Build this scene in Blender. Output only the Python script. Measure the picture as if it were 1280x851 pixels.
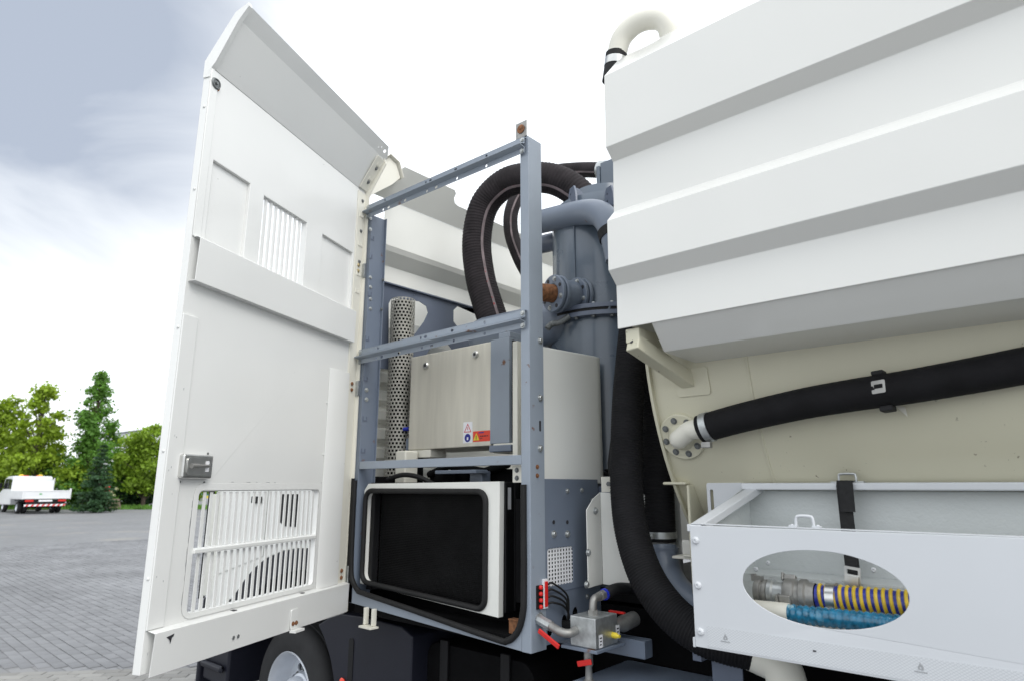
import bpy, bmesh, math, random
import numpy as np
from mathutils import Matrix, Vector
from mathutils.geometry import tessellate_polygon
R = math.radians
random.seed(7)
for o in list(bpy.data.objects): bpy.data.objects.remove(o)
scene = bpy.context.scene
col = scene.collection

# ------------------------------------------------------------------ camera
# world axes: +X towards the truck's rear, +Y into the truck, +Z up; camera stands at x = y = 0
FPX, YAW, PITCH, EYE = 800.0, R(41.3), R(12.8), 1.5
FWD = Vector((-math.sin(YAW)*math.cos(PITCH), math.cos(YAW)*math.cos(PITCH), math.sin(PITCH)))
RGT = Vector((math.cos(YAW), math.sin(YAW), 0.0))
DWN = FWD.cross(RGT)
CAM = Vector((0, 0, EYE))
cd = bpy.data.cameras.new('camera'); cam = bpy.data.objects.new('camera', cd); col.objects.link(cam)
cam.matrix_world = Matrix(((RGT.x, -DWN.x, -FWD.x, 0), (RGT.y, -DWN.y, -FWD.y, 0), (RGT.z, -DWN.z, -FWD.z, EYE), (0, 0, 0, 1)))
cd.sensor_width = 36.0; cd.lens = FPX*36/1280; cd.clip_start = .05; cd.clip_end = 3000
cd.dof.use_dof = True; cd.dof.focus_distance = 2.6; cd.dof.aperture_fstop = 3.5
scene.camera = cam

def ray(x, y): return RGT*((x-640)/FPX) + DWN*((y-425.5)/FPX) + FWD
def PY(x, y, Y): r = ray(x, y); return CAM + r*(Y/r.y)
def PX(x, y, X): r = ray(x, y); return CAM + r*(X/r.x)
def PZ(x, y, Z): r = ray(x, y); return CAM + r*((Z-EYE)/r.z)
def project(p):
    q = Vector(p)-CAM; z = q.dot(FWD)
    return 640+FPX*q.dot(RGT)/z, 425.5+FPX*q.dot(DWN)/z, z

# ------------------------------------------------------------------ world: overcast sky
SUN_EL, SUN_AZ = R(58), R(150)          # azimuth: direction TO the sun measured from +X towards +Y is set below
sun_dir = Vector((0.85, -0.22, 0.90)).normalized()
w = bpy.data.worlds.new('World'); scene.world = w; w.use_nodes = True
nt = w.node_tree; nt.nodes.clear()
def N(t, **k):
    n = nt.nodes.new(t)
    for a, b in k.items(): setattr(n, a, b)
    return n
L = nt.links.new
sky = N('ShaderNodeTexSky', sky_type='NISHITA', sun_disc=False)
sky.sun_elevation = math.asin(sun_dir.z); sky.sun_rotation = math.atan2(sun_dir.x, sun_dir.y)
skb = N('ShaderNodeMix', data_type='RGBA', blend_type='MULTIPLY'); skb.inputs[0].default_value = 1
skb.inputs[7].default_value = (.11, .11, .11, 1); L(sky.outputs[0], skb.inputs[6])
geo = N('ShaderNodeTexCoord')
mp = N('ShaderNodeMapping'); mp.inputs['Scale'].default_value = (1, 1, 2.0); mp.inputs['Location'].default_value = (3.1, 1.7, .4)
L(geo.outputs['Generated'], mp.inputs[0])
nz = N('ShaderNodeTexNoise'); nz.inputs['Scale'].default_value = 2.3; nz.inputs['Detail'].default_value = 6; nz.inputs['Roughness'].default_value = .5; nz.inputs['Distortion'].default_value = .8
L(mp.outputs[0], nz.inputs['Vector'])
# a heavier bank of cloud lies over one half of the sky (towards the truck's front and beyond)
dt = N('ShaderNodeVectorMath', operation='DOT_PRODUCT'); dt.inputs[1].default_value = (-.80, .0, .60)
L(geo.outputs['Generated'], dt.inputs[0])
m1 = N('ShaderNodeMath', operation='MULTIPLY_ADD'); m1.inputs[1].default_value = 6.5; m1.inputs[2].default_value = -6.20
m1.use_clamp = False
m1b = N('ShaderNodeMath', operation='MAXIMUM'); m1b.inputs[1].default_value = -.62
L(dt.outputs['Value'], m1.inputs[0]); L(m1.outputs[0], m1b.inputs[0])
m2 = N('ShaderNodeMath', operation='MULTIPLY_ADD'); m2.inputs[1].default_value = 1.15; L(nz.outputs['Fac'], m2.inputs[0]); L(m1b.outputs[0], m2.inputs[2])
cr = N('ShaderNodeValToRGB')
cr.color_ramp.elements[0].position = .10; cr.color_ramp.elements[0].color = (1.20, 1.25, 1.30, 1)
cr.color_ramp.elements[1].position = .72; cr.color_ramp.elements[1].color = (.415, .465, .555, 1)
e = cr.color_ramp.elements.new(.38); e.color = (.80, .835, .88, 1)
L(m2.outputs[0], cr.inputs[0])
mx = N('ShaderNodeMix', data_type='RGBA'); mx.inputs[0].default_value = .93
L(skb.outputs[2], mx.inputs[6]); L(cr.outputs[0], mx.inputs[7])
bg = N('ShaderNodeBackground'); bg.inputs[1].default_value = 1.0
L(mx.outputs[2], bg.inputs[0])
wo = N('ShaderNodeOutputWorld'); L(bg.outputs[0], wo.inputs[0])
sl = bpy.data.lights.new('sun', 'SUN'); sl.energy = 1.35; sl.angle = R(35); sl.color = (1, .97, .92)
so = bpy.data.objects.new('sun', sl); col.objects.link(so); so.rotation_euler = sun_dir.to_track_quat('Z', 'Y').to_euler()
so.location = (0, 0, 20)
scene.view_settings.view_transform = 'Standard'; scene.view_settings.look = 'None'
scene.view_settings.gamma = 1; scene.view_settings.exposure = 0.32
scene.render.engine = 'CYCLES'

# ------------------------------------------------------------------ materials
MT = {}
def mat(name, c, rough=.5, metal=0.0, var=.06, vscale=2.5, bump=.0, bscale=150, speck=0.0, speckcol=(.08, .06, .04), sscale=45, rust=0.0, coat=0.0, spec=.5, streak=0.0, wave=0.0):
    m = bpy.data.materials.new(name); m.use_nodes = True; t = m.node_tree; b = t.nodes['Principled BSDF']
    def n(ty, **k):
        q = t.nodes.new(ty)
        for a, v in k.items(): setattr(q, a, v)
        return q
    tc = n('ShaderNodeTexCoord')
    n1 = n('ShaderNodeTexNoise'); n1.inputs['Scale'].default_value = vscale; n1.inputs['Detail'].default_value = 6
    if streak:
        mp = n('ShaderNodeMapping'); mp.inputs['Scale'].default_value = (9, 9, .7); t.links.new(tc.outputs['Object'], mp.inputs[0]); t.links.new(mp.outputs[0], n1.inputs['Vector'])
    else: t.links.new(tc.outputs['Object'], n1.inputs['Vector'])
    r = n('ShaderNodeValToRGB'); r.color_ramp.elements[0].position = .3; r.color_ramp.elements[1].position = .7
    r.color_ramp.elements[0].color = tuple(x*(1-var) for x in c)+(1,); r.color_ramp.elements[1].color = tuple(min(1, x*(1+var)) for x in c)+(1,)
    t.links.new(n1.outputs['Fac'], r.inputs[0]); out = r.outputs[0]
    rmul = n('ShaderNodeMapRange'); rmul.inputs['To Min'].default_value = max(.02, rough*.9); rmul.inputs['To Max'].default_value = min(1, rough*1.12)
    n4 = n('ShaderNodeTexNoise'); n4.inputs['Scale'].default_value = 7; n4.inputs['Detail'].default_value = 5; t.links.new(tc.outputs['Object'], n4.inputs['Vector'])
    t.links.new(n4.outputs['Fac'], rmul.inputs[0]); t.links.new(rmul.outputs[0], b.inputs['Roughness'])
    def layer(out, scale, lo, colr, detail=3, soft=.03, gate=None):
        n2 = n('ShaderNodeTexNoise'); n2.inputs['Scale'].default_value = scale; n2.inputs['Detail'].default_value = detail
        t.links.new(tc.outputs['Object'], n2.inputs['Vector'])
        mr = n('ShaderNodeMapRange'); mr.inputs['From Min'].default_value = lo; mr.inputs['From Max'].default_value = lo+soft
        t.links.new(n2.outputs['Fac'], mr.inputs[0]); f = mr.outputs[0]
        if gate:
            n3 = n('ShaderNodeTexNoise'); n3.inputs['Scale'].default_value = gate; t.links.new(tc.outputs['Object'], n3.inputs['Vector'])
            g = n('ShaderNodeMapRange'); g.inputs['From Min'].default_value = .52; g.inputs['From Max'].default_value = .6; t.links.new(n3.outputs['Fac'], g.inputs[0])
            mm = n('ShaderNodeMath', operation='MULTIPLY'); t.links.new(f, mm.inputs[0]); t.links.new(g.outputs[0], mm.inputs[1]); f = mm.outputs[0]
        x = n('ShaderNodeMix', data_type='RGBA'); t.links.new(f, x.inputs[0]); t.links.new(out, x.inputs[6]); x.inputs[7].default_value = tuple(colr)+(1,)
        return x.outputs[2]
    if speck: out = layer(out, sscale, speck, speckcol, gate=3.0)
    if rust: out = layer(out, 16, rust, (.16, .065, .025), detail=6, soft=.05, gate=5.0)
    t.links.new(out, b.inputs['Base Color'])
    b.inputs['Metallic'].default_value = metal; b.inputs['Coat Weight'].default_value = coat; b.inputs['Coat Roughness'].default_value = .12; b.inputs['Specular IOR Level'].default_value = spec
    if bump:
        nb = n('ShaderNodeTexNoise'); nb.inputs['Scale'].default_value = bscale; nb.inputs['Detail'].default_value = 3; t.links.new(tc.outputs['Object'], nb.inputs['Vector'])
        bp = n('ShaderNodeBump'); bp.inputs['Strength'].default_value = bump; bp.inputs['Distance'].default_value = .002
        t.links.new(nb.outputs['Fac'], bp.inputs['Height']); t.links.new(bp.outputs[0], b.inputs['Normal'])
    if wave:
        nw = n('ShaderNodeTexNoise'); nw.inputs['Scale'].default_value = 2.2; nw.inputs['Detail'].default_value = 1; t.links.new(tc.outputs['Object'], nw.inputs['Vector'])
        bw = n('ShaderNodeBump'); bw.inputs['Strength'].default_value = wave; bw.inputs['Distance'].default_value = .03
        t.links.new(nw.outputs['Fac'], bw.inputs['Height'])
        if bump: t.links.new(bw.outputs[0], bp.inputs['Normal'])
        else: t.links.new(bw.outputs[0], b.inputs['Normal'])
    MT[name] = m; return m

mat('white', (.81, .81, .765), .38, var=.025, bump=.10, bscale=260, coat=.25, speck=.80, speckcol=(.45, .43, .38))
mat('door_white', (.785, .788, .768), .34, var=.014, bump=.10, bscale=220, coat=.3, wave=.35, speck=.75, speckcol=(.20, .18, .17), sscale=38)
mat('body_white', (.735, .733, .700), .24, var=.012, vscale=1.3, bump=.05, bscale=90, coat=.5, wave=.35, speck=.80, speckcol=(.55, .53, .47))
mat('cream', (.60, .575, .445), .33, wave=.2, var=.04, bump=.08, coat=.1, speck=.70, speckcol=(.16, .13, .09), sscale=55)
mat('cream_clean', (.76, .74, .655), .45, var=.03, bump=.06)
mat('tray_white', (.60, .62, .645), .38, wave=.2, var=.02, bump=.04, bscale=300, coat=.1)
mat('tray_inner', (.54, .567, .563), .5, var=.05, bump=.9, bscale=75)
mat('grey', (.16, .192, .248), .42, var=.07, bump=.06, rust=.66, coat=.2, speck=.78, speckcol=(.6, .6, .6))
mat('grey_light', (.275, .315, .37), .40, var=.09, bump=.06, rust=.65, coat=.2)
mat('grey_dark', (.118, .142, .195), .45, var=.08, bump=.06, coat=.2)
mat('grey_tank', (.10, .128, .165), .28, var=.10, vscale=4, bump=.03, coat=.35, speck=.77, speckcol=(.3, .33, .37))
mat('steel', (.68, .65, .565), .50, metal=.4, var=.13, vscale=1.6, streak=1, bump=.05)
mat('shield', (.40, .39, .35), .6, metal=.3, var=.15, vscale=9)
mat('bright_steel', (.62, .62, .60), .28, metal=.95, var=.12, vscale=20)
mat('galv', (.50, .52, .52), .42, metal=.8, var=.2, vscale=40, bump=.1)
mat('cast', (.34, .335, .32), .5, metal=.75, var=.2, vscale=25, bump=.3, bscale=120)
mat('bolt_dark', (.19, .20, .20), .5, metal=.5, var=.25, vscale=90)
mat('brass', (.45, .36, .20), .45, metal=.8, var=.3, vscale=60)
mat('rusty', (.20, .085, .035), .8, var=.5, vscale=60, bump=.5)
mat('rubber', (.012, .012, .0125), .6, spec=.3, var=.25, vscale=8, bump=.35, bscale=300)
mat('hose_black', (.0085, .0082, .0095), .75, spec=.22, var=.3, vscale=14, bump=.6, bscale=260, speck=.79, speckcol=(.16, .15, .14))
mat('hose_brown', (.022, .018, .020), .78, spec=.25, var=.35, vscale=14, bump=.7, bscale=240)
mat('hose_stripe', (.17, .135, .14), .7, var=.4, vscale=12, speck=.62, speckcol=(.25, .05, .05), sscale=40)
mat('black', (.008, .008, .009), .55, spec=.25, var=.2, bump=.2)
mat('black_matt', (.0045, .0045, .005), .9, spec=.1, var=.25, vscale=12)
mat('core', (.0075, .0075, .008), .75, var=.5, vscale=5, spec=.18)
mat('plastic', (.011, .012, .020), .45, spec=.3, var=.15, bump=.3, bscale=180)
mat('tyre', (.017, .017, .018), .78, var=.25, vscale=10, bump=.3)
mat('rim', (.62, .65, .70), .38, metal=.25, var=.08, vscale=9)
mat('red', (.62, .018, .014), .35, var=.1)
mat('orange_red', (.75, .06, .03), .45, var=.05)
mat('yellow', (.80, .62, .05), .45, var=.1)
mat('blue', (.012, .03, .46), .4, var=.1)
mat('sticker', (.82, .82, .84), .5, var=.03)
mat('ink', (.03, .03, .035), .6, var=.1)
mat('ink_grey', (.34, .35, .36), .6, var=.1)
mat('ink_red', (.62, .05, .07), .6, var=.1)
mat('ink_blue', (.02, .025, .26), .6, var=.1)
mat('hose_yellow', (.60, .42, .03), .4, var=.25, vscale=30, speck=.70, speckcol=(.25, .22, .12), sscale=60)
mat('hose_blue', (.022, .035, .30), .35, var=.3, vscale=30, speck=.68, speckcol=(.25, .28, .40), sscale=50)
mat('hose_cyan', (.010, .15, .27), .25, var=.5, vscale=60, speck=.60, speckcol=(.30, .48, .55), sscale=38, coat=.5)
mat('strap', (.012, .012, .013), .8, var=.3, vscale=80, bump=.5, bscale=500)
mat('bark', (.07, .052, .038), .9, var=.4, vscale=6, bump=.5)
mat('paver', (.188, .19, .198), .62, var=.22, vscale=.9, bump=.5, bscale=90)
mat('paver_light', (.25, .245, .232), .75, var=.2, vscale=1.2, bump=.6, bscale=80)
mat('car_white', (.74, .75, .76), .35, var=.04)
mat('glass_dark', (.02, .022, .025), .08, var=.1)
mat('teal', (.0, .24, .27), .5, var=.05)
mat('timber', (.18, .14, .10), .85, var=.3, vscale=5)
mat('roof', (.55, .57, .60), .6, var=.05)
mat('facade', (.66, .68, .70), .7, var=.04)
mat('flower', (.75, .72, .45), .7, var=.15, vscale=9)
mat('green_sign', (.02, .35, .05), .5)

def leafmat(name, c):
    m = mat(name, c, .55, var=.6, vscale=1.6, spec=.3); b = m.node_tree.nodes['Principled BSDF']
    t = m.node_tree; tr = t.nodes.new('ShaderNodeBsdfTranslucent'); tr.inputs[0].default_value = (c[0]*1.3, c[1]*1.25, c[2]*.5, 1)
    ms = t.nodes.new('ShaderNodeMixShader'); ms.inputs[0].default_value = .4
    o = [q for q in t.nodes if q.type == 'OUTPUT_MATERIAL'][0]
    t.links.new(b.outputs[0], ms.inputs[1]); t.links.new(tr.outputs[0], ms.inputs[2]); t.links.new(ms.outputs[0], o.inputs[0])
leafmat('leaf_light', (.25, .36, .035)); leafmat('leaf_mid', (.125, .265, .05)); leafmat('leaf_bright', (.235, .36, .04)); leafmat('leaf_dark', (.05, .11, .052))

# reflective tape with a fine printed diamond lattice
m = mat('tape', (.63, .65, .67), .35, var=.03); t = m.node_tree; b = t.nodes['Principled BSDF']
tc = t.nodes.new('ShaderNodeTexCoord'); sp = t.nodes.new('ShaderNodeSeparateXYZ'); t.links.new(tc.outputs['Object'], sp.inputs[0])
def mth(op, a, b_=None, c=None):
    q = t.nodes.new('ShaderNodeMath'); q.operation = op
    for i, v in enumerate((a, b_, c)):
        if v is None: continue
        if isinstance(v, (int, float)): q.inputs[i].default_value = v
        else: t.links.new(v, q.inputs[i])
    return q.outputs[0]
k = 95.0
s1 = mth('FRACT', mth('MULTIPLY', mth('ADD', sp.outputs['X'], mth('MULTIPLY', sp.outputs['Z'], 1.5)), k))
s2 = mth('FRACT', mth('ADD', mth('MULTIPLY', mth('SUBTRACT', sp.outputs['X'], mth('MULTIPLY', sp.outputs['Z'], 1.5)), k), 500.0))
ln = mth('MAXIMUM', mth('LESS_THAN', s1, .20), mth('LESS_THAN', s2, .20))
src = b.inputs['Base Color'].links[0].from_socket
x = t.nodes.new('ShaderNodeMix'); x.data_type = 'RGBA'; t.links.new(ln, x.inputs[0]); t.links.new(src, x.inputs[6]); x.inputs[7].default_value = (.50, .52, .545, 1)
t.links.new(x.outputs[2], b.inputs['Base Color'])
# perforated sheet for the exhaust shield is real geometry (see below)

# ground: block paving seen from afar
m = mat('ground', (.20, .202, .209), .66, var=.12, vscale=.22, bump=.3, bscale=60); t = m.node_tree; b = t.nodes['Principled BSDF']
tc = t.nodes.new('ShaderNodeTexCoord'); br = t.nodes.new('ShaderNodeTexBrick'); br.inputs['Scale'].default_value = 1
br.inputs['Brick Width'].default_value = .24; br.inputs['Row Height'].default_value = .16; br.inputs['Mortar Size'].default_value = .008
br.inputs['Color1'].default_value = (.92, .92, .92, 1); br.inputs['Color2'].default_value = (1.08, 1.08, 1.08, 1); br.inputs['Mortar'].default_value = (.70, .70, .69, 1)
t.links.new(tc.outputs['Object'], br.inputs['Vector'])
src = b.inputs['Base Color'].links[0].from_socket
x = t.nodes.new('ShaderNodeMix'); x.data_type = 'RGBA'; x.blend_type = 'MULTIPLY'; x.inputs[0].default_value = 1
t.links.new(src, x.inputs[6]); t.links.new(br.outputs[0], x.inputs[7]); 
n5 = t.nodes.new('ShaderNodeTexNoise'); n5.inputs['Scale'].default_value = .5; n5.inputs['Detail'].default_value = 5; t.links.new(tc.outputs['Object'], n5.inputs['Vector'])
mr = t.nodes.new('ShaderNodeMapRange'); mr.inputs['From Min'].default_value = .56; mr.inputs['From Max'].default_value = .72; t.links.new(n5.outputs['Fac'], mr.inputs[0])
x2 = t.nodes.new('ShaderNodeMix'); x2.data_type = 'RGBA'; t.links.new(mr.outputs[0], x2.inputs[0]); t.links.new(x.outputs[2], x2.inputs[6]); x2.inputs[7].default_value = (.25, .24, .225, 1)
t.links.new(x2.outputs[2], b.inputs['Base Color'])

# ------------------------------------------------------------------ mesh helpers
class Fr:
    def __init__(s, o, a, b, c=None):
        s.o = Vector(o); s.a = Vector(a); s.b = Vector(b); s.c = Vector(c) if c is not None else s.a.cross(s.b)
    def __call__(s, a, b, c=0): return s.o + s.a*a + s.b*b + s.c*c
WORLD = Fr((0, 0, 0), (1, 0, 0), (0, 1, 0), (0, 0, 1))
SIDE = Fr((0, 0, 0), (1, 0, 0), (0, 0, 1), (0, 1, 0))          # a = X, b = Z, c = Y (into the truck)
END = Fr((0, 0, 0), (0, 1, 0), (0, 0, 1), (1, 0, 0))           # a = Y, b = Z, c = X

def frame_z(p, n, up=(0, 0, 1)):
    n = Vector(n).normalized(); u = Vector(up)
    if abs(n.dot(u)) > .95: u = Vector((1, 0, 0))
    a = u.cross(n).normalized(); b = n.cross(a)
    return Fr(p, a, b, n)

class MB:
    def __init__(s): s.v = []; s.f = []; s.sm = []; s.mi = []
    def add(s, vs, fs, smooth=False, mi=0):
        k = len(s.v); s.v += [tuple(x) for x in vs]
        for f in fs: s.f.append([i+k for i in f]); s.sm.append(smooth); s.mi.append(mi)
        return s
    def box(s, fr, a0, a1, b0, b1, c0, c1, mi=0):
        vs = [fr(a, b, c) for c in (c0, c1) for b in (b0, b1) for a in (a0, a1)]
        return s.add(vs, [(0, 2, 3, 1), (4, 5, 7, 6), (0, 1, 5, 4), (2, 6, 7, 3), (0, 4, 6, 2), (1, 3, 7, 5)], mi=mi)
    def plate(s, fr, outer, holes=(), c0=0, c1=.004, mi=0):
        loops = [outer]+list(holes); flat = [p for l in loops for p in l]; n = len(flat)
        tris = tessellate_polygon([[Vector((p[0], p[1], 0)) for p in l] for l in loops])
        vs = [fr(p[0], p[1], c0) for p in flat]+[fr(p[0], p[1], c1) for p in flat]
        fs = [tuple(t) for t in tris]+[tuple(n+i for i in reversed(t)) for t in tris]
        k = 0
        for l in loops:
            m = len(l)
            for i in range(m):
                j = (i+1) % m; fs.append((k+i, k+j, n+k+j, n+k+i))
            k += m
        return s.add(vs, fs, mi=mi)
    def prism(s, fr, poly, c0, c1, mi=0): return s.plate(fr, poly, (), c0, c1, mi)
    def strip(s, fr, line, t, c0, c1, mi=0):      # bent sheet: polyline of (a,b) with thickness t, extruded along c
        pts = [Vector(p) for p in line]; off = []
        for i, p in enumerate(pts):
            d1 = (pts[i]-pts[i-1]).normalized() if i else None; d2 = (pts[i+1]-pts[i]).normalized() if i < len(pts)-1 else None
            n1 = Vector((-d1.y, d1.x)) if d1 else None; n2 = Vector((-d2.y, d2.x)) if d2 else None
            nn = ((n1 or n2)+(n2 or n1)).normalized(); q = nn.dot(n1 or n2); off.append(p+nn*(t/max(q, .3)))
        poly = [tuple(p) for p in pts]+[tuple(p) for p in reversed(off)]
        m = len(pts); vs = []; n = 2*m
        for c in (c0, c1): vs += [fr(p[0], p[1], c) for p in poly]
        fs = []
        for i in range(m-1): 
            q = (i, i+1, n-2-i, n-1-i); fs.append(q); fs.append(tuple(n+z for z in reversed(q)))
        for i in range(n): j = (i+1) % n; fs.append((i, j, n+j, n+i))
        return s.add(vs, fs, mi=mi)
    def tube(s, pts, r, n=12, cap=True, mi=0, closed=False, smooth=True):
        pts = [Vector(p) for p in pts]; m = len(pts); rs = r if isinstance(r, (list, tuple)) else [r]*m
        T = []
        for i in range(m):
            if closed: d = pts[(i+1) % m]-pts[i-1]
            else: d = pts[min(i+1, m-1)]-pts[max(i-1, 0)]
            T.append(d.normalized())
        u = Vector((0, 0, 1)) if abs(T[0].z) < .9 else Vector((1, 0, 0)); u = (u-T[0]*u.dot(T[0])).normalized(); vs = []
        for i in range(m):
            u = (u-T[i]*u.dot(T[i])).normalized(); v = T[i].cross(u)
            for k in range(n):
                a = 2*math.pi*k/n; vs.append(pts[i]+(u*math.cos(a)+v*math.sin(a))*rs[i])
        fs = []
        for i in range(m if closed else m-1):
            j = (i+1) % m
            for k in range(n): l = (k+1) % n; fs.append((i*n+k, i*n+l, j*n+l, j*n+k))
        s.add(vs, fs, smooth, mi)
        if cap and not closed:
            s.add([vs[k] for k in range(n)], [tuple(reversed(range(n)))], False, mi); s.add([vs[(m-1)*n+k] for k in range(n)], [tuple(range(n))], False, mi)
        return s
    def lathe(s, fr, prof, n=24, smooth=True, mi=0, cap=True):   # axis = fr.c, prof = [(radius, height)]
        vs = []; m = len(prof)
        for (r, h) in prof:
            for k in range(n): a = 2*math.pi*k/n; vs.append(fr(r*math.cos(a), r*math.sin(a), h))
        fs = [(i*n+k, i*n+(k+1) % n, (i+1)*n+(k+1) % n, (i+1)*n+k) for i in range(m-1) for k in range(n)]
        s.add(vs, fs, smooth, mi)
        if cap:
            if prof[0][0] > 1e-4: s.add(vs[:n], [tuple(reversed(range(n)))], False, mi)
            if prof[-1][0] > 1e-4: s.add(vs[-n:], [tuple(range(n))], False, mi)
        return s
    def mesh(s, name, mats, ang=38):
        me = bpy.data.meshes.new(name); me.from_pydata(s.v, [], s.f)
        for q in (mats if isinstance(mats, (list, tuple)) else [mats]): me.materials.append(MT[q])
        me.polygons.foreach_set('material_index', s.mi)
        bm = bmesh.new(); bm.from_mesh(me); bmesh.ops.remove_doubles(bm, verts=bm.verts, dist=1e-5); bmesh.ops.recalc_face_normals(bm, faces=bm.faces); bm.to_mesh(me); bm.free()
        me.polygons.foreach_set('use_smooth', [True]*len(me.polygons)); me.set_sharp_from_angle(angle=R(ang)); me.update()
        return me
    def build(s, name, mats, parent=None, bevel=0.0, seg=2, ang=38):
        o = bpy.data.objects.new(name, s.mesh(name, mats, ang)); col.objects.link(o)
        if parent: attach(o, parent)
        if bevel:
            b = o.modifiers.new('bevel', 'BEVEL'); b.width = bevel; b.segments = seg; b.limit_method = 'ANGLE'; b.angle_limit = R(35); b.harden_normals = True
        return o
def attach(o, parent):
    o.parent = parent
    if parent.type == 'EMPTY': o.matrix_parent_inverse = parent.matrix_basis.inverted()
    return o
def thing(name, loc, label, cat, group=None):
    o = bpy.data.objects.new(name, None); col.objects.link(o); o.location = loc; o.matrix_basis = Matrix.Translation(loc)
    o['label'] = label; o['category'] = cat; o.empty_display_size = .2
    if group: o['group'] = group
    return o
def tag(o, label, cat, group=None):
    o['label'] = label; o['category'] = cat
    if group: o['group'] = group
    return o
def rrect(a0, a1, b0, b1, r, n=5):
    pts = []
    for cx, cy, s in ((a1-r, b0+r, -90), (a1-r, b1-r, 0), (a0+r, b1-r, 90), (a0+r, b0+r, 180)):
        for i in range(n+1): t = R(s+90*i/n); pts.append((cx+r*math.cos(t), cy+r*math.sin(t)))
    return pts
def ell(ca, cb, ra, rb, n=32): return [(ca+ra*math.cos(2*math.pi*i/n), cb+rb*math.sin(2*math.pi*i/n)) for i in range(n)]
def spline(pts, n=12):
    P = [Vector(p) for p in pts]; P = [P[0]*2-P[1]]+P+[P[-1]*2-P[-2]]; out = []
    for i in range(1, len(P)-2):
        a, b, c, d = P[i-1:i+3]
        for k in range(n):
            t = k/n; out.append(.5*((2*b)+(c-a)*t+(2*a-5*b+4*c-d)*t*t+(3*b-a-3*c+d)*t**3))
    out.append(P[-2]); return out
def resample(pts, step):
    out = [pts[0]]; acc = 0.0
    for a, b in zip(pts, pts[1:]):
        l = (b-a).length; 
        if l < 1e-9: continue
        t = step-acc
        while t <= l: out.append(a+(b-a)*(t/l)); t += step
        acc = (acc+l) % step if acc+l >= step else acc+l
    return out
# shared fastener meshes, unit size; axis +Z
_lib = {}
def lib(kind, m):
    if (kind, m) in _lib: return _lib[(kind, m)]
    b = MB(); F0 = Fr((0, 0, 0), (1, 0, 0), (0, 1, 0), (0, 0, 1))
    if kind == 'hex':
        b.lathe(F0, [(1.35, 0), (1.35, .18)], 14); b.lathe(F0, [(.95, .18), (.95, .78), (.82, .9)], 6, smooth=False)
    elif kind == 'socket':
        b.lathe(F0, [(1.3, 0), (1.3, .15)], 14); b.lathe(F0, [(.9, .15), (.9, .8), (.8, .9), (.5, .9), (.5, .45)], 12)
    elif kind == 'round':
        b.lathe(F0, [(1, 0), (1, .2), (.8, .5), (.4, .65), (.3, .45), (.01, .45)], 14)
    elif kind == 'rivet':
        b.lathe(F0, [(1, 0), (.85, .35), (.4, .6), (.01, .65)], 10)
    elif kind == 'disc':
        b.lathe(F0, [(1, 0), (1, .25)], 14)
    _lib[(kind, m)] = b.mesh(kind, m); return _lib[(kind, m)]
def bolt(parent, p, n, r, kind='hex', m='galv', name='bolt'):
    o = bpy.data.objects.new(name, lib(kind, m)); col.objects.link(o)
    f = frame_z(p, n); M = Matrix(((f.a.x, f.b.x, f.c.x, p[0]), (f.a.y, f.b.y, f.c.y, p[1]), (f.a.z, f.b.z, f.c.z, p[2]), (0, 0, 0, 1)))
    o.parent = parent
    if parent.type == 'EMPTY': o.matrix_parent_inverse = parent.matrix_basis.inverted()
    o.matrix_basis = M @ Matrix.Diagonal((r, r, r, 1)); return o

# ================================================================== SETTING: ground and paving
g = MB(); g.add([(-900, -900, -.009), (900, -900, -.009), (900, 900, -.009), (-900, 900, -.009)], [(0, 1, 2, 3)])
ground = g.build('ground', 'ground'); ground['kind'] = 'structure'
EDGE = Vector((-7.04, 1.549, 0)); ED = Vector((.674, .739, 0)); EN = Vector((-.739, .674, 0))   # EN points away to the far yard
def paver_mesh(name, l, w_, m):
    b = MB(); c = .006
    a, d = l/2-.0035, w_/2-.0035
    lo = [(-a, -d, -.03), (a, -d, -.03), (a, d, -.03), (-a, d, -.03)]
    md = [(x, y, -.004) for x, y, z in lo]; hi = [(x-math.copysign(c, x), y-math.copysign(c, y), 0) for x, y, z in lo]
    b.add(lo+md+hi, [(i, (i+1) % 4, 4+(i+1) % 4, 4+i) for i in range(4)]+[(4+i, 4+(i+1) % 4, 8+(i+1) % 4, 8+i) for i in range(4)]+[(8, 9, 10, 11)])
    return b
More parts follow.
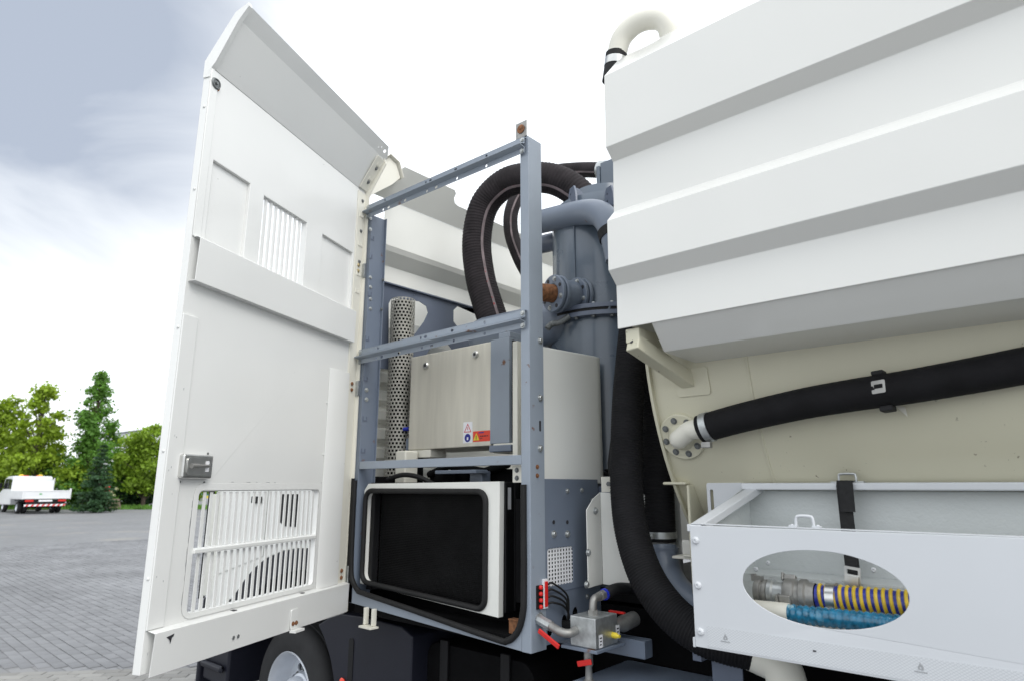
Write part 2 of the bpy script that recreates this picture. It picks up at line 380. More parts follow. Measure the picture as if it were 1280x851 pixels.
def paving(name, m, ex, ey, o, l, w_, rng, keep, nmax, tint):
    pm = paver_mesh(name, l, w_, m); meshes = []
    for k in range(4):
        mm = MT[m].copy(); ramp = [q for q in mm.node_tree.nodes if q.type == 'VALTORGB'][0]; f = tint[k]
        for e_ in ramp.color_ramp.elements: e_.color = tuple(x*f for x in e_.color[:3])+(1,)
        me = pm.mesh(name, m); me.materials.clear(); me.materials.append(mm); meshes.append(me)
    spots = []
    for j in range(rng[2], rng[3]):
        for i in range(rng[0], rng[1]):
            p = o+ex*((i+(.5 if j % 2 else 0))*l)+ey*(j*w_)
            if keep(p): spots.append(p)
    def key(p):
        q = project(p)
        if q[2] < .2 or not (-12 < q[0] < 262 and q[1] < 862): return 1e9
        if q[0] > 185 and q[1] < 836: return 1e8
        return q[2]
    spots.sort(key=key); ang = math.atan2(ex.y, ex.x)
    for p in spots[:nmax]:
        if key(p) > 1e7: continue
        ob = bpy.data.objects.new('paver', random.choice(meshes)); col.objects.link(ob); ob.parent = ground
        ob.matrix_basis = Matrix.Translation(p+Vector((0, 0, random.uniform(-.003, .002)))) @ Matrix.Rotation(ang+random.gauss(0, .008), 4, 'Z') @ Matrix.Rotation(random.gauss(0, .007), 4, 'X')
    rest = [p for i, p in enumerate(spots) if i >= nmax or key(p) > 1e7]
    b = MB()
    for p in rest:
        d = Vector((0, 0, random.uniform(-.003, .002)))
        b.add([p+d+ex*v[0]+ey*v[1]+Vector((0, 0, v[2])) for v in pm.v], pm.f, mi=random.randrange(4))
    me = bpy.data.meshes.new('block_paving'); me.from_pydata(b.v, [], b.f)
    for q in meshes: me.materials.append(q.materials[0])
    me.polygons.foreach_set('material_index', b.mi); me.update()
    ob = bpy.data.objects.new('block_paving', me); col.objects.link(ob); ob.parent = ground; ob['kind'] = 'stuff'
rx = Vector((math.cos(R(-2)), math.sin(R(-2)), 0)); ry = Vector((-rx.y, rx.x, 0))
def far_keep(p):
    if (p-EDGE).dot(EN) < .06: return False
    q = project(p); return -60 < q[0] < 300 and q[2] > 1
def near_keep(p): return -1.3 < (p-EDGE).dot(EN) < -.02
def yard_keep(p): return (p-EDGE).dot(EN) < -1.36
paving('paver', 'paver', rx, ry, Vector((-6, 2, 0)), .2, .1, (-75, 12, -40, 70), far_keep, 260, (.91, .98, 1.03, 1.08))
paving('paver', 'paver_light', ED, EN, EDGE, .2, .1, (-20, 50, -75, 1), near_keep, 40, (.85, .96, 1.04, 1.12))
paving('paver', 'paver', rx, ry, Vector((-3, 1, 0)), .2, .1, (-22, 40, -60, 60), yard_keep, 0, (.91, .98, 1.03, 1.08))
# ================================================================== BACKGROUND
def at(x, y, top=None):       # ground point below pixel, and the height of the pixel row `top` above it
    p = PZ(x, y, 0.0)
    if top is None: return p
    return p, PX(x, top, p.x).z
def leaves(mb, blobs, n, size, rnd, flat=.5):
    tot = sum(b[1][0]*b[1][1]+b[1][2]*b[1][0] for b in blobs)
    for c, rad in blobs:
        k = int(n*(rad[0]*rad[1]+rad[2]*rad[0])/tot)
        for _ in range(k):
            d = Vector((rnd.gauss(0, .46), rnd.gauss(0, .46), rnd.gauss(0, .40)))
            p = Vector(c)+Vector((d.x*rad[0], d.y*rad[1], d.z*rad[2]))
            s = size*rnd.uniform(.5, 1.25); nrm = (d*.7+Vector((rnd.gauss(0, 1), rnd.gauss(0, 1), rnd.gauss(0, 1)+flat))).normalized()
            f = frame_z(p, nrm); a = rnd.uniform(0, 6.28); ca, sa = math.cos(a), math.sin(a)
            q = []
            for x, y in ((-.5, 0), (0, -.32), (.55, .05), (.05, .34)): q.append(f((x*ca-y*sa)*s, (x*sa+y*ca)*s, rnd.uniform(-.1, .1)*s))
            mb.add(q, [(0, 1, 2, 3)])
def quickmesh(mb, name, m, parent):
    me = bpy.data.meshes.new(name); me.from_pydata(mb.v, [], mb.f); me.materials.append(MT[m]); me.update()
    o = bpy.data.objects.new(name, me); col.objects.link(o); attach(o, parent); return o
def tree(name, p, h, wid, m, label, kind, seed, n=5200, leaf=.26, low=.12, group='trees beyond the yard'):
    rnd = random.Random(seed); root = thing(name, p, label, 'tree', group)
    t = MB(); r0 = .022*h+.03
    top = p+Vector((rnd.uniform(-.1, .1)*wid*.3, rnd.uniform(-.1, .1)*wid*.3, h*.92))
    line = spline([p, p+(top-p)*.35+Vector((.05*h*rnd.uniform(-.4, .4), .03*h*rnd.uniform(-.4, .4), 0)), p+(top-p)*.7, top], 5)
    t.tube(line, [r0*(1-.9*i/(len(line)-1)) for i in range(len(line))], 8)
    blobs = []; lv = MB()
    if kind == 'spruce':
        levels = 17
        for i in range(levels):
            z = h*(.05+.93*i/levels); rr = wid*.5*(1-i/levels)**.85+.06
            nb = max(4, int(9*(1-i/levels)+4))
            for k in range(nb):
                a = rnd.uniform(0, 6.28); L_ = rr*rnd.uniform(.75, 1.12); d = Vector((math.cos(a), math.sin(a), -.12))
                base = p+Vector((0, 0, z)); end = base+d*L_+Vector((0, 0, .08*L_))
                t.tube([base, (base+end)/2+Vector((0, 0, .05)), end], [.02, .014, .006], 4)
                for s_ in range(5):
                    f_ = (s_+.7)/5; blobs.append((base+(end-base)*f_, (.10+.10*L_, .10+.10*L_, .07+.05*L_)))
    else:
        nb = int(38 if kind == 'round' else 44)
        for i in range(nb):
            f_ = (i+.5)/nb; z = low+(1-low)*f_*.97
            if kind == 'round': prof = math.sin(math.pi*min(1, (z-low)/(1-low)*.86+.14))**.6
            else: prof = (1-(z-low)/(1-low))**.85*1.0+.05
            a = i*2.4+rnd.uniform(-.5, .5); rr = wid*.5*prof*rnd.uniform(.15, 1.1)
            c = p+Vector((math.cos(a)*rr, math.sin(a)*rr, h*z))
            br = wid*(.17 if kind == 'round' else .155)*rnd.uniform(.5, 1.5)*(.35+.75*prof)
            blobs.append((c, (br, br, br*rnd.uniform(.6, .95))))
            b0 = p+(top-p)*max(.08, z-.16); t.tube([b0, (b0+c)/2+Vector((0, 0, -.05*rr)), c], [r0*.28, r0*.18, r0*.06], 5)
    leaves(lv, blobs, int(n*(1.7 if kind != 'spruce' else 1.3)), leaf, rnd)
    t.build('trunk', 'bark', root); quickmesh(lv, 'crown', m, root); return root
p, h = at(103, 638.5, 456); tree('birch_tree', Vector((p.x*1.13, p.y*1.13, 0)), 1.5+(h-1.5)*1.13, 4.9, 'leaf_mid', 'tall slender green tree rising behind the spruce', 'tall', 3, 7500, .25, .10)
p, h = at(103, 638.8, 552); tree('spruce_tree', p+Vector((2.2, 0, 0)), h, 2.0, 'leaf_dark', 'small dark spruce standing beside the tipper truck', 'spruce', 5, 6500, .17)
p, h = at(52, 636.5, 474); tree('maple_tree', p+Vector((-2, -.4, 0)), h, 5.2, 'leaf_light', 'yellow green tree rising highest behind the tipper truck cab', 'tall', 11, 6500, .27, .10)
p, h = at(10, 636.5, 488); tree('maple_tree', p+Vector((-3, -.8, 0)), h, 5.6, 'leaf_light', 'broad yellow green tree beside the tipper truck bonnet', 'round', 17, 6500, .28, .10)
p, h = at(-55, 636.5, 500); tree('maple_tree', p+Vector((-3, 0, 0)), h, 5.0, 'leaf_light', 'broad yellow green tree outermost in the row behind the tipper truck', 'round', 23, 4200, .30, .10)
p, h = at(178, 634.5, 531); tree('maple_tree', p+Vector((0, 0, 0)), h, 4.3, 'leaf_bright', 'bright green round tree beside the grey hall', 'round', 31, 7000, .26, .22)
p, h = at(225, 634, 545); tree('maple_tree', p+Vector((-4, 2.2, 0)), h, 4.2, 'leaf_bright', 'bright green tree hidden behind the open cover door', 'round', 37, 3500, .3, .15)
p, h = at(168, 633.5, 590); tree('shrub', p+Vector((-1, 0, 0)), h, 4.6, 'leaf_dark', 'dark green shrubbery under the bright round tree', 'round', 41, 5000, .22, .0, 'shrubs beyond the yard')
p, h = at(112, 637, 612); tree('shrub', Vector((p.x*1.10, p.y*1.10, 0)), h, 3.0, 'leaf_mid', 'low green shrub at the foot of the spruce', 'round', 43, 2500, .2, .0, 'shrubs beyond the yard')
p, h = at(40, 636, 590); tree('shrub', p+Vector((-10, 0, 0)), h, 6.0, 'leaf_mid', 'dense green hedge shrub behind the tipper truck', 'round', 47, 4500, .26, .0, 'shrubs beyond the yard')

# grey hall far behind
hp = PZ(150, 622, 0); hc = Vector((hp.x, hp.y, 0))
vd = (hc-Vector((0, 0, 0))).normalized(); rd = Vector((vd.y*-1, vd.x, 0))*-1
hall = thing('hall_building', hc, 'pale grey hall with a low metal roof behind the trees', 'building')
HF = Fr(hc, rd, (0, 0, 1), vd)
zz = lambda y: (621.5-y)/800*project(hc)[2]
ev, rg = zz(548), zz(536)
b = MB(); b.plate(HF, [(-4.5, 0), (9, 0), (9, ev), (2.3, rg), (-4.5, ev)], (), 0, 14); b.build('wall', 'facade', hall)
b = MB(); b.strip(HF, [(-5.0, ev-.05), (2.3, rg+.12), (9.5, ev-.05)], .14, -.4, 14.4); b.build('roof', 'roof', hall)
for i in range(9):
    b = MB(); a = -4.2+i*1.45; b.box(HF, a, a+1.40, .1, ev-.35, -.05, -.003); b.build('cladding_panel', 'facade', hall)
b = MB(); b.box(HF, -1.0, 1.6, .0, 3.0, -.12, -.055); dd = b.build('door', 'glass_dark', hall)
b = MB(); b.box(HF, -.9, .2, 1.4, 2.3, -.15, -.125); b.build('pane', 'facade', dd)

# teal banner board glimpsed past the cover door's louvres
tp = PZ(262, 627, 0); f = frame_z(tp, (CAM-tp)*Vector((1, 1, 0)))
tb = thing('sign_board', tp, 'teal and yellow sign board on two posts beyond the yard', 'sign')
k = project(tp)[2]/800
b = MB(); b.box(f, -22*k, 30*k, 8*k, 16*k, -.05, .05); b.build('board', 'teal', tb, bevel=.01)
b = MB(); b.box(f, -22*k, 30*k, 5*k, 7.9*k, -.05, .05); b.build('board_strip', 'yellow', tb, bevel=.01)
for s_ in (-18, 26):
    b = MB(); b.tube([f(s_*k, 0, 0), f(s_*k, 5*k, 0)], .06, 8); b.build('post', 'black', tb)

# bollard, timber stack, flowers
p = at(130.5, 638.5); k = project(p)[2]/800; f = frame_z(p, (CAM-p)*Vector((1, 1, 0)))
bo = thing('bollard', p, 'dark blue bollard with a red cap beside the spruce', 'bollard')
b = MB(); b.lathe(Fr(p, (1, 0, 0), (0, 1, 0), (0, 0, 1)), [(2.6*k, 0), (2.4*k, 1*k), (2.0*k, 20*k), (1.6*k, 21*k)], 12); b.build('post', 'teal', bo).data.materials[0] = MT['plastic']
b = MB(); b.lathe(Fr(p, (1, 0, 0), (0, 1, 0), (0, 0, 1)), [(1.2*k, 21*k), (2.6*k, 24*k), (2.6*k, 31*k), (1.0*k, 33*k)], 10); b.build('cap', 'red', bo)
p = at(146, 636.5)+Vector((-1, 0, 0)); f = frame_z(p, (CAM-p)*Vector((1, 1, 0)))
for i in range(4):
    for j in range(2):
        if i == 3 and j: continue
        b = MB(); b.box(Fr(f(0, 0, 0), f.a, f.b, f.c), -.55+.03*i+j*.02, .55-.05*i, .02+i*.17, .17+i*.17, -.2-j*.24, -j*.24-.01)
        o = b.build('wood_block', 'timber', None, bevel=.01); tag(o, 'weathered timber block in the '+('bottom', 'second', 'third', 'top')[i]+' layer of the low stack by the bollard'+('' if i == 3 else (', yard side', ', shrub side')[j]), 'timber', 'timber blocks stacked by the bollard')
p = at(150, 636)+Vector((-2.5, 0, 0)); rt = thing('flower_bush', p, 'leafy bush with pale yellow flower heads behind the timber stack', 'bush')
rnd = random.Random(3); b = MB(); leaves(b, [(p+Vector((0, 0, .5)), (.7, .7, .5))], 900, .16, rnd); quickmesh(b, 'foliage', 'leaf_mid', rt)
for i in range(9):
    q = p+Vector((rnd.uniform(-.5, .5), rnd.uniform(-.6, .6), rnd.uniform(.85, 1.35))); b = MB()
    b.lathe(Fr(q, (1, 0, 0), (0, 1, 0), (0, 0, 1)), [(.03, -.08), (.13, -.05), (.15, .02), (.08, .1), (.01, .12)], 8); fl = b.build('flower', 'flower', rt)
    b = MB(); b.tube([q, p+Vector((rnd.uniform(-.2, .2), rnd.uniform(-.2, .2), .3))], .012, 5); b.build('stem', 'leaf_mid', fl)

# grass verge strip along the far edge of the yard
b = MB(); rnd = random.Random(9)
for i in range(4200):
    q = PZ(rnd.uniform(-90, 260), 636.2-rnd.random()*2.2, 0); s_ = rnd.uniform(.1, .35)
    a = rnd.uniform(0, 6.28); d = Vector((math.cos(a), math.sin(a), 0))*.05; b.add([q-d, q+d, q+Vector((rnd.gauss(0, .06), rnd.gauss(0, .06), s_))], [(0, 1, 2)])
me = bpy.data.meshes.new('grass_verge'); me.from_pydata(b.v, [], b.f); me.materials.append(MT['leaf_mid']); o = bpy.data.objects.new('grass_verge', me); col.objects.link(o)
o['kind'] = 'stuff'; o['label'] = 'rough grass verge along the far edge of the paved yard'; o['category'] = 'grass'

# parked tipper truck
tl = at(22, 641.3); fw = Vector((-.99, -.01, 0)).normalized(); rt_ = Vector((fw.y, -fw.x, 0))
tw = 1.86; oc = tl+rt_*(tw/2)
tip = thing('tipper_truck', oc, 'white double cab tipper truck parked by the trees', 'truck')
TF = Fr(oc, rt_, (0, 0, 1), fw)           # a right, b up, c forward
def part(name, m, parent, *boxes, bevel=.015):
    b = MB()
    for q in boxes: b.box(TF, *q)
    return b.build(name, m, parent, bevel=bevel)
def wheel(parent, fr, r, wdt, name='wheel'):
    b = MB(); b.lathe(fr, [(r*.6, -wdt/2), (r*.93, -wdt/2), (r, -wdt*.35), (r, wdt*.35), (r*.93, wdt/2), (r*.6, wdt/2), (r*.6, -wdt/2)], 28, cap=False); t_ = b.build(name, 'tyre', parent)
    b = MB(); b.lathe(fr, [(.01, -wdt*.25), (r*.3, -wdt*.25), (r*.32, -wdt*.1), (r*.5, -wdt*.1), (r*.6, -wdt*.46), (r*.6, wdt*.46), (.01, wdt*.4)], 24, cap=False); b.build('rim', 'rim', t_); return t_
for a in (-.82, .82):
    for da in (-.13, .13): wheel(tip, Fr(TF(a+da, .34, 0), fw, (0, 0, 1), rt_), .34, .2)
for a in (-.86, .86): wheel(tip, Fr(TF(a, .34, 3.5), fw, (0, 0, 1), rt_), .34, .22)
part('chassis', 'black', tip, (-.45, -.33, .45, .65, -1.2, 4.2), (.33, .45, .45, .65, -1.2, 4.2), (-.8, .8, .3, .5, -.1, .1), (-.9, .9, .52, .78, -1.25, -1.15))
part('mudguard', 'plastic', tip, (-1.08, -.6, .70, .76, -.5, .5), (.6, 1.08, .70, .76, -.5, .5))
bd = part('bed', 'car_white', tip, (-1.14, 1.14, .80, .88, -1.25, 1.75))
part('side_board', 'car_white', bd, (-1.14, -1.10, .881, 1.26, -1.25, 1.75)); part('side_board', 'car_white', bd, (1.10, 1.14, .881, 1.26, -1.25, 1.75))
tg = part('tailgate', 'car_white', bd, (-1.14, 1.14, .82, 1.27, -1.30, -1.253), (-1.16, 1.16, 1.22, 1.28, -1.32, -1.301), (-1.16, 1.16, .82, .88, -1.32, -1.301), (-1.16, -1.08, .8, 1.3, -1.335, -1.32), (1.08, 1.17, .8, 1.38, -1.335, -1.25))
part('emblem', 'green_sign', tg, (-.36, -.24, 1.04, 1.11, -1.308, -1.3005), bevel=0)
part('headboard', 'car_white', bd, (-1.05, -1.0, .88, 1.95, 1.70, 1.76), (1.0, 1.05, .88, 2.0, 1.70, 1.76), (-1.0, 1.0, .88, 1.85, 1.71, 1.74), (-.999, .999, 1.86, 1.9, 1.70, 1.76))
cb = MB(); prof = [(1.9, .45), (1.9, 2.02), (2.1, 2.1), (3.3, 2.08), (3.75, 1.95), (4.15, 1.3), (4.75, 1.1), (4.9, .85), (4.9, .4)]
CF = Fr(oc, fw, (0, 0, 1), rt_); cb.plate(CF, prof, (), -.98, .98); cab = cb.build('cab', 'car_white', tip, bevel=.06, seg=3)
for s_ in (-1, 1):
    c0, c1 = (-.996, -.981) if s_ < 0 else (.981, .996)
    b = MB(); b.plate(CF, [(2.05, 1.35), (2.05, 1.9), (2.85, 1.95), (2.85, 1.35)], (), c0, c1); b.build('window', 'glass_dark', cab)
    b = MB(); b.plate(CF, [(2.95, 1.35), (2.95, 1.95), (3.5, 1.93), (3.95, 1.4), (3.95, 1.35)], (), c0, c1); b.build('window', 'glass_dark', cab)
part('rear_window', 'glass_dark', cab, (-.6, .6, 1.5, 1.8, 1.885, 1.898))
for a in (-.5, .45):
    b = MB(); b.lathe(Fr(TF(a, 2.09, 2.5), (1, 0, 0), (0, 1, 0), (0, 0, 1)), [(.13, 0), (.13, .08), (.05, .12), (.01, .12)], 12); b.build('beacon', 'orange_red', cab).data.materials[0] = MT['yellow']
for q_ in ((-.55, -.2), (.2, .5)): part('beacon_bar', 'orange_red', cab, (q_[0], q_[1], 2.09, 2.14, 2.2, 2.35))
for a in (-.98, .58):
    part('rear_light', 'red', tip, (a, a+.40, .66, .77, -1.30, -1.255))
part('number_plate', 'sticker', tip, (-.35, .3, .66, .76, -1.30, -1.255), bevel=.004)
bu = part('underrun_bar', 'sticker', tip, (-1.0, .96, .41, .52, -1.34, -1.28))
for i in range(8):
    a = -.96+i*.25; b = MB(); b.plate(TF, [(a, .412), (a+.11, .412), (a+.19, .518), (a+.08, .518)], (), -1.347, -1.341); b.build('stripe', 'red', bu)
part('mirror', 'black', cab, (-1.28, -1.05, 1.35, 1.7, 3.9, 4.0), (1.05, 1.28, 1.35, 1.7, 3.9, 4.0))

# ================================================================== THE VACUUM TRUCK
truck = thing('vacuum_truck', Vector((-2.2, 3.1, 0)), 'white vacuum tanker truck with its engine compartment door swung open', 'truck')
def S(name, m, parent, *boxes, bevel=.003, seg=2):          # boxes in X, Y, Z
    b = MB()
    for q in boxes: b.box(WORLD, *q)
    return b.build(name, m, parent, bevel=bevel, seg=seg)

# ------------------------------------------------ cover door (hinged at the compartment's front post, swung open 66 degrees)
HG = Vector((-2.862, 2.0, 0)); DU_ = Vector((.4003, -.9164, 0)); DN = Vector((.9164, .4003, 0))
DF = Fr(HG, DU_, (0, 0, 1), DN)            # a = from hinge to free edge, b = up, c = inner side
LV = (.287, 1.033, 1.062, 1.482); GR = (.526, .838, 2.402, 2.738); W1 = (.928, 1.140, 2.402, 2.752); W3 = (.112, .394, 2.402, 2.732)
rc = lambda q: [(q[0], q[2]), (q[1], q[2]), (q[1], q[3]), (q[0], q[3])]
b = MB(); b.plate(DF, [(.0, .885), (1.205, .905), (1.205, 3.125), (.0, 3.125)], [rrect(*LV, .02), rc(GR), rc(W1), rc(W3)], -.032, 0)
door = b.build('cover_door', 'door_white', truck, bevel=.003)
# top hood: bends inwards at the crease
b = MB(); HP = Fr(HG, DN, (0, 0, 1), DU_)
b.strip(HP, [(0, 3.126), (.108, 3.322)], .004, .0, 1.19)
LF = Fr(HG+DN*.108+Vector((0, 0, 3.322)), DU_, (DN*.043+Vector((0, 0, .055))).normalized())
b.plate(LF, [(0, 0), (1.19, 0), (1.19, .069), (.045, .069), (0, .02)], [ell(.05, .035, .012, .010, 14), ell(.09, .04, .004, .004, 8), ell(.11, .028, .003, .003, 8)], 0, .003)
b.strip(HP, [(-.031, 3.126), (-.030, 3.15), (.090, 3.338), (.104, 3.326)], -.003, .0, 1.19)
b.build('hood', 'door_white', door, ang=12)
b = MB(); b.plate(HP, [(-.032, 3.08), (.0, 3.08), (.004, 3.12), (.022, 3.14), (.112, 3.308), (.158, 3.366), (.154, 3.382), (.095, 3.352), (-.032, 3.155)], (), 1.1905, 1.209); b.build('end_cap', 'door_white', door, bevel=.003)
# hinge side flange, follows the hood
b = MB(); b.plate(HP, [(.0, .9), (.026, .9), (.026, 3.105), (.125, 3.290), (.112, 3.326), (.0, 3.125)], (), .012, .020)
b.box(DF, .0205, .098, .9, 3.11, .0005, .006)
b.build('hinge_flange', 'cream_clean', door, bevel=.002)
hs = (Vector((.118, 3.317, 0))-Vector((.0, 3.122, 0))).normalized()
b = MB(); SFr = Fr(HG+Vector((0, 0, 3.122)), DU_, DN*hs.x+Vector((0, 0, hs.y)), DN*hs.y-Vector((0, 0, hs.x)))
b.box(SFr, .0205, .098, .01, .215, .0005, .006); b.build('hood_flange', 'cream_clean', door, bevel=.002)
for z, hid in ((3.06, 0), (2.88, 0), (2.70, 0)):
    bolt(door, DF(.055, z, .006), DN, .008, 'hex', 'bolt_dark')
for f_ in (.06, .15): bolt(door, SFr(.055, f_, .006), SFr.c, .008, 'hex', 'bolt_dark')
for z in (2.96, 2.79, 2.62, 2.52):
    b = MB(); b.plate(DF, [(.035, z), (.075, z), (.075, z+.022), (.066, z+.022), (.066, z+.009), (.044, z+.009), (.044, z+.022), (.035, z+.022)], (), .006, .009); b.build('clip', 'cream_clean', door)
for a in (.075, .165):
    b = MB(); b.plate(SFr, [(.03, a), (.07, a), (.07, a+.02), (.06, a+.02), (.06, a+.009), (.04, a+.009), (.04, a+.02), (.03, a+.02)], (), .006, .009); b.build('clip', 'cream_clean', door)
# recessed panels, mullion edges, bars
for q in (W1, W3):
    b = MB(); b.plate(DF, rc((q[0]+.0005, q[1]-.0005, q[2]+.0005, q[3]-.0005)), (), -.024, -.015); b.build('recessed_panel', 'door_white', door)
b = MB(); b.strip(Fr(HG, (0, 0, 1), DN, DU_), [(2.238, .001), (2.238, .03), (2.400, .034), (2.408, .02), (2.408, .001)], .003, .10, 1.197); b.build('cross_bar', 'door_white', door, bevel=.002)
b = MB(); b.strip(Fr(HG, (0, 0, 1), DN, DU_), [(.9, .028), (1.030, .034), (1.036, .0005)], .003, .028, 1.197); kb = b.build('kick_beam', 'door_white', door, bevel=.002)
b = MB(); b.box(DF, 1.135, 1.2045, 1.04, 2.11, .0005, .007); b.box(DF, 1.165, 1.2045, 2.411, 3.12, .0005, .005); b.build('edge_stiffener', 'door_white', door, bevel=.003)
b = MB(); b.strip(Fr(HG, DU_, DN, (0, 0, 1)), [(.100, .001), (.104, .014), (.225, .016), (.262, .001)], .003, 1.037, 2.075); b.build('channel', 'door_white', door, bevel=.003)
for z in (1.15, 1.4, 1.65, 1.9): bolt(door, DF(.268, z, .0005), DN, .006, 'rivet', 'door_white', 'rivet')
for z in (1.2, 1.62, 2.06, 2.6, 2.95): bolt(door, DF(1.2055, z, -.012), DU_, .006, 'rivet', 'door_white', 'rivet')
# louvres: each slat its own piece
nsl = 22; pitch = (LV[1]-LV[0])/nsl
def slat_mesh(hh, wd, dp, m):
    b = MB(); F0 = Fr((0, 0, 0), (1, 0, 0), (0, 1, 0), (0, 0, 1)); b.plate(F0, [(-wd/2, 0), (wd/2, 0), (wd*.42, hh), (-wd*.42, hh)], (), -dp, 0); return b.mesh('slat', m)
def place_slats(mesh, xs, z, c):
    for a in xs:
        o = bpy.data.objects.new('slat', mesh); col.objects.link(o); o.parent = door; p = DF(a, z, c)
        o.matrix_basis = Matrix(((DU_.x, 0, DN.x, p.x), (DU_.y, 0, DN.y, p.y), (0, 1, 0, p.z), (0, 0, 0, 1)))
sm = slat_mesh(.196, .0150, .004, 'door_white'); xs = [LV[0]+pitch*(i+.5)+pitch*.5 for i in range(nsl-1)]
place_slats(sm, xs, 1.283, -.004); place_slats(sm, xs, 1.064, -.004)
b = MB(); b.box(DF, LV[0]+.001, LV[1]-.001, 1.262, 1.281, -.024, -.003); b.box(DF, LV[0]+.01, LV[1]+.006, 1.264, 1.279, -.0029, .012); b.build('louvre_bar', 'door_white', door, bevel=.003)
b = MB(); b.plate(DF, rrect(LV[0]-.028, LV[1]+.028, LV[2]-.018, LV[3]+.03, .045), [rrect(LV[0]-.004, LV[1]+.004, LV[2]-.003, LV[3]+.003, .02)], .0005, .0035); b.build('louvre_frame', 'door_white', door, bevel=.002)
sg = slat_mesh(.334, .0125, .010, 'door_white'); n2 = 9; pt = (GR[1]-GR[0])/n2; place_slats(sg, [GR[0]+pt*(i+1) for i in range(n2-1)], 2.403, -.012)
# lock, rubber buffer, hasp plate, bolts
b = MB(); b.box(DF, 1.008, 1.150, 1.527, 1.612, .0005, .028); lock = b.build('lock', 'bright_steel', door, bevel=.008, seg=3)
b = MB(); b.plate(DF, rrect(1.022, 1.136, 1.538, 1.600, .012), (), .0285, .032); b.build('lock_plate', 'bright_steel', lock, bevel=.002)
b = MB(); b.tube([DF(1.125, 1.570, .040), DF(1.095, 1.571, .042), DF(1.085, 1.571, .042), DF(1.045, 1.572, .040)], [.009, .009, .006, .006], 10); b.build('latch_pin', 'cast', lock)
b = MB(); b.box(DF, 1.036, 1.050, 1.552, 1.590, .0322, .035); b.build('lock_tab', 'sticker', lock)
for a, z in ((1.145, 1.621), (1.012, 1.619), (1.13, 1.515), (1.016, 1.514)): bolt(door, DF(a, z, .0005), DN, .0045, 'disc', 'bolt_dark')
b = MB(); f = frame_z(DF(1.178, 3.066, .0), DN); b.lathe(f, [(.023, .0), (.024, .006), (.020, .012), (.017, .012), (.016, .008), (.006, .008), (.006, .016), (.001, .017)], 20); b.build('buffer', 'bolt_dark', door)
b = MB(); b.lathe(frame_z(DF(1.178, 3.062, .0), DN), [(.026, .0), (.026, .003)], 20); b.build('buffer_ring', 'rusty', door)
b = MB(); b.plate(DF, rrect(.435, .485, .905, .985, .008), (), .036, .040); b.box(DF, .42, .485, .894, .904, .036, .065); hp_ = b.build('hasp_plate', 'door_white', kb, bevel=.002)
for a in (.448, .470): bolt(kb, DF(a, .928, .040), DN, .007, 'hex', 'rusty')
for a in (.80, .825): bolt(kb, DF(a, .945, .0345), DN, .007, 'disc', 'galv')
b = MB(); b.plate(DF, [(1.150, 1.012), (1.135, 1.015), (1.118, 1.018), (1.120, 1.010), (1.127, 1.006), (1.129, .996), (1.132, .988), (1.134, .998), (1.141, 1.006)], (), .0372, .0376); b.build('paint_chip', 'ink', kb)
for a in (.37, .80):
    b = MB(); b.plate(DF, [(a, 1.0362), (a+.02, 1.0362), (a+.02, 1.0385), (a, 1.0385)], (), .004, .02); b.build('drain_slot', 'ink', kb)
# chipped paint along the free edge and beside the louvres
b = MB(); rc_ = random.Random(4)
def chip(a, z, da, dz, c):
    k_ = [(a-da*rc_.uniform(.3, 1), z-dz), (a+da*rc_.uniform(.3, 1), z-dz*rc_.uniform(.2, .8)), (a+da*rc_.uniform(.2, 1), z+dz*rc_.uniform(.3, .9)), (a-da*rc_.uniform(.2, .8), z+dz)]
    b.plate(DF, k_, (), c, c+.0004)
for i in range(16): chip(1.1338, 1.06+rc_.random()**1.4*.62, .0012, rc_.uniform(.004, .02), .0006)
for i in range(12): chip(1.0615+rc_.uniform(-.001, .002), 1.10+rc_.random()*.34, .0011, rc_.uniform(.006, .028), .0006)
for i in range(6): chip(.2+rc_.random()*.85, 1.5165, rc_.uniform(.006, .02), .0009, .0006)
for i in range(5): chip(.3+rc_.random()*.8, 2.2365, rc_.uniform(.01, .03), .0008, .0006)
b.build('paint_chips', 'ink_grey', door)['kind'] = 'stuff'
b = MB()
for i in range(9): chip(1.175+rc_.uniform(-.02, .02), .95+rc_.random()*1.0, .0014, rc_.uniform(.002, .006), .0076)
b.build('paint_chips', 'ink_grey', door)['kind'] = 'stuff'
# hinges
for px, py in ((447, 343), (440, 487), (433, 716)):
    z = PY(px, py, 2.0).z
    b = MB(); c_ = Vector((-2.868, 1.985, z)); b.tube([c_-Vector((0, 0, .045)), c_+Vector((0, 0, .045))], .009, 12)
    b.box(WORLD, -2.862, -2.83, 1.982, 1.9985, z-.04, z+.04); h_ = b.build('hinge', 'galv', door, bevel=.001)
    b = MB(); b.box(DF, .006, .035, z-.04, z+.04, .0265, .030); b.build('hinge_leaf', 'galv', h_, bevel=.001)
    for dz in (.02, -.012): bolt(door, DF(.062, z+dz, .008), DN, .010, 'round', 'brass' if py < 400 else 'rusty')

# ------------------------------------------------ equipment frame
XC, XL = -1.661, -1.708
b = MB(); b.strip(Fr((0, 0, 0), (1, 0, 0), (0, 1, 0), (0, 0, 1)), [(XL, 2.03), (XL, 2.0), (XC, 2.0), (XC, 2.093), (XL+.01, 2.093)], .004, .887, 3.032)
post = b.build('corner_post', 'grey_light', truck, bevel=.004, seg=3)
for py in (426, 497, 560): bolt(post, PX(675, py, XC), (1, 0, 0), .011, 'hex', 'galv')
for py in (583, 594): bolt(post, PX(671.5, py, XC), (1, 0, 0), .007, 'hex', 'rusty')
b = MB(); q = PX(675, 532, XC); b.plate(END, rrect(q.y-.006, q.y+.006, q.z-.022, q.z+.022, .005), (), XC+.0003, XC+.0008); b.build('slot', 'ink', post)
bolt(post, PX(675, 770, XC), (1, 0, 0), .012, 'hex', 'galv')
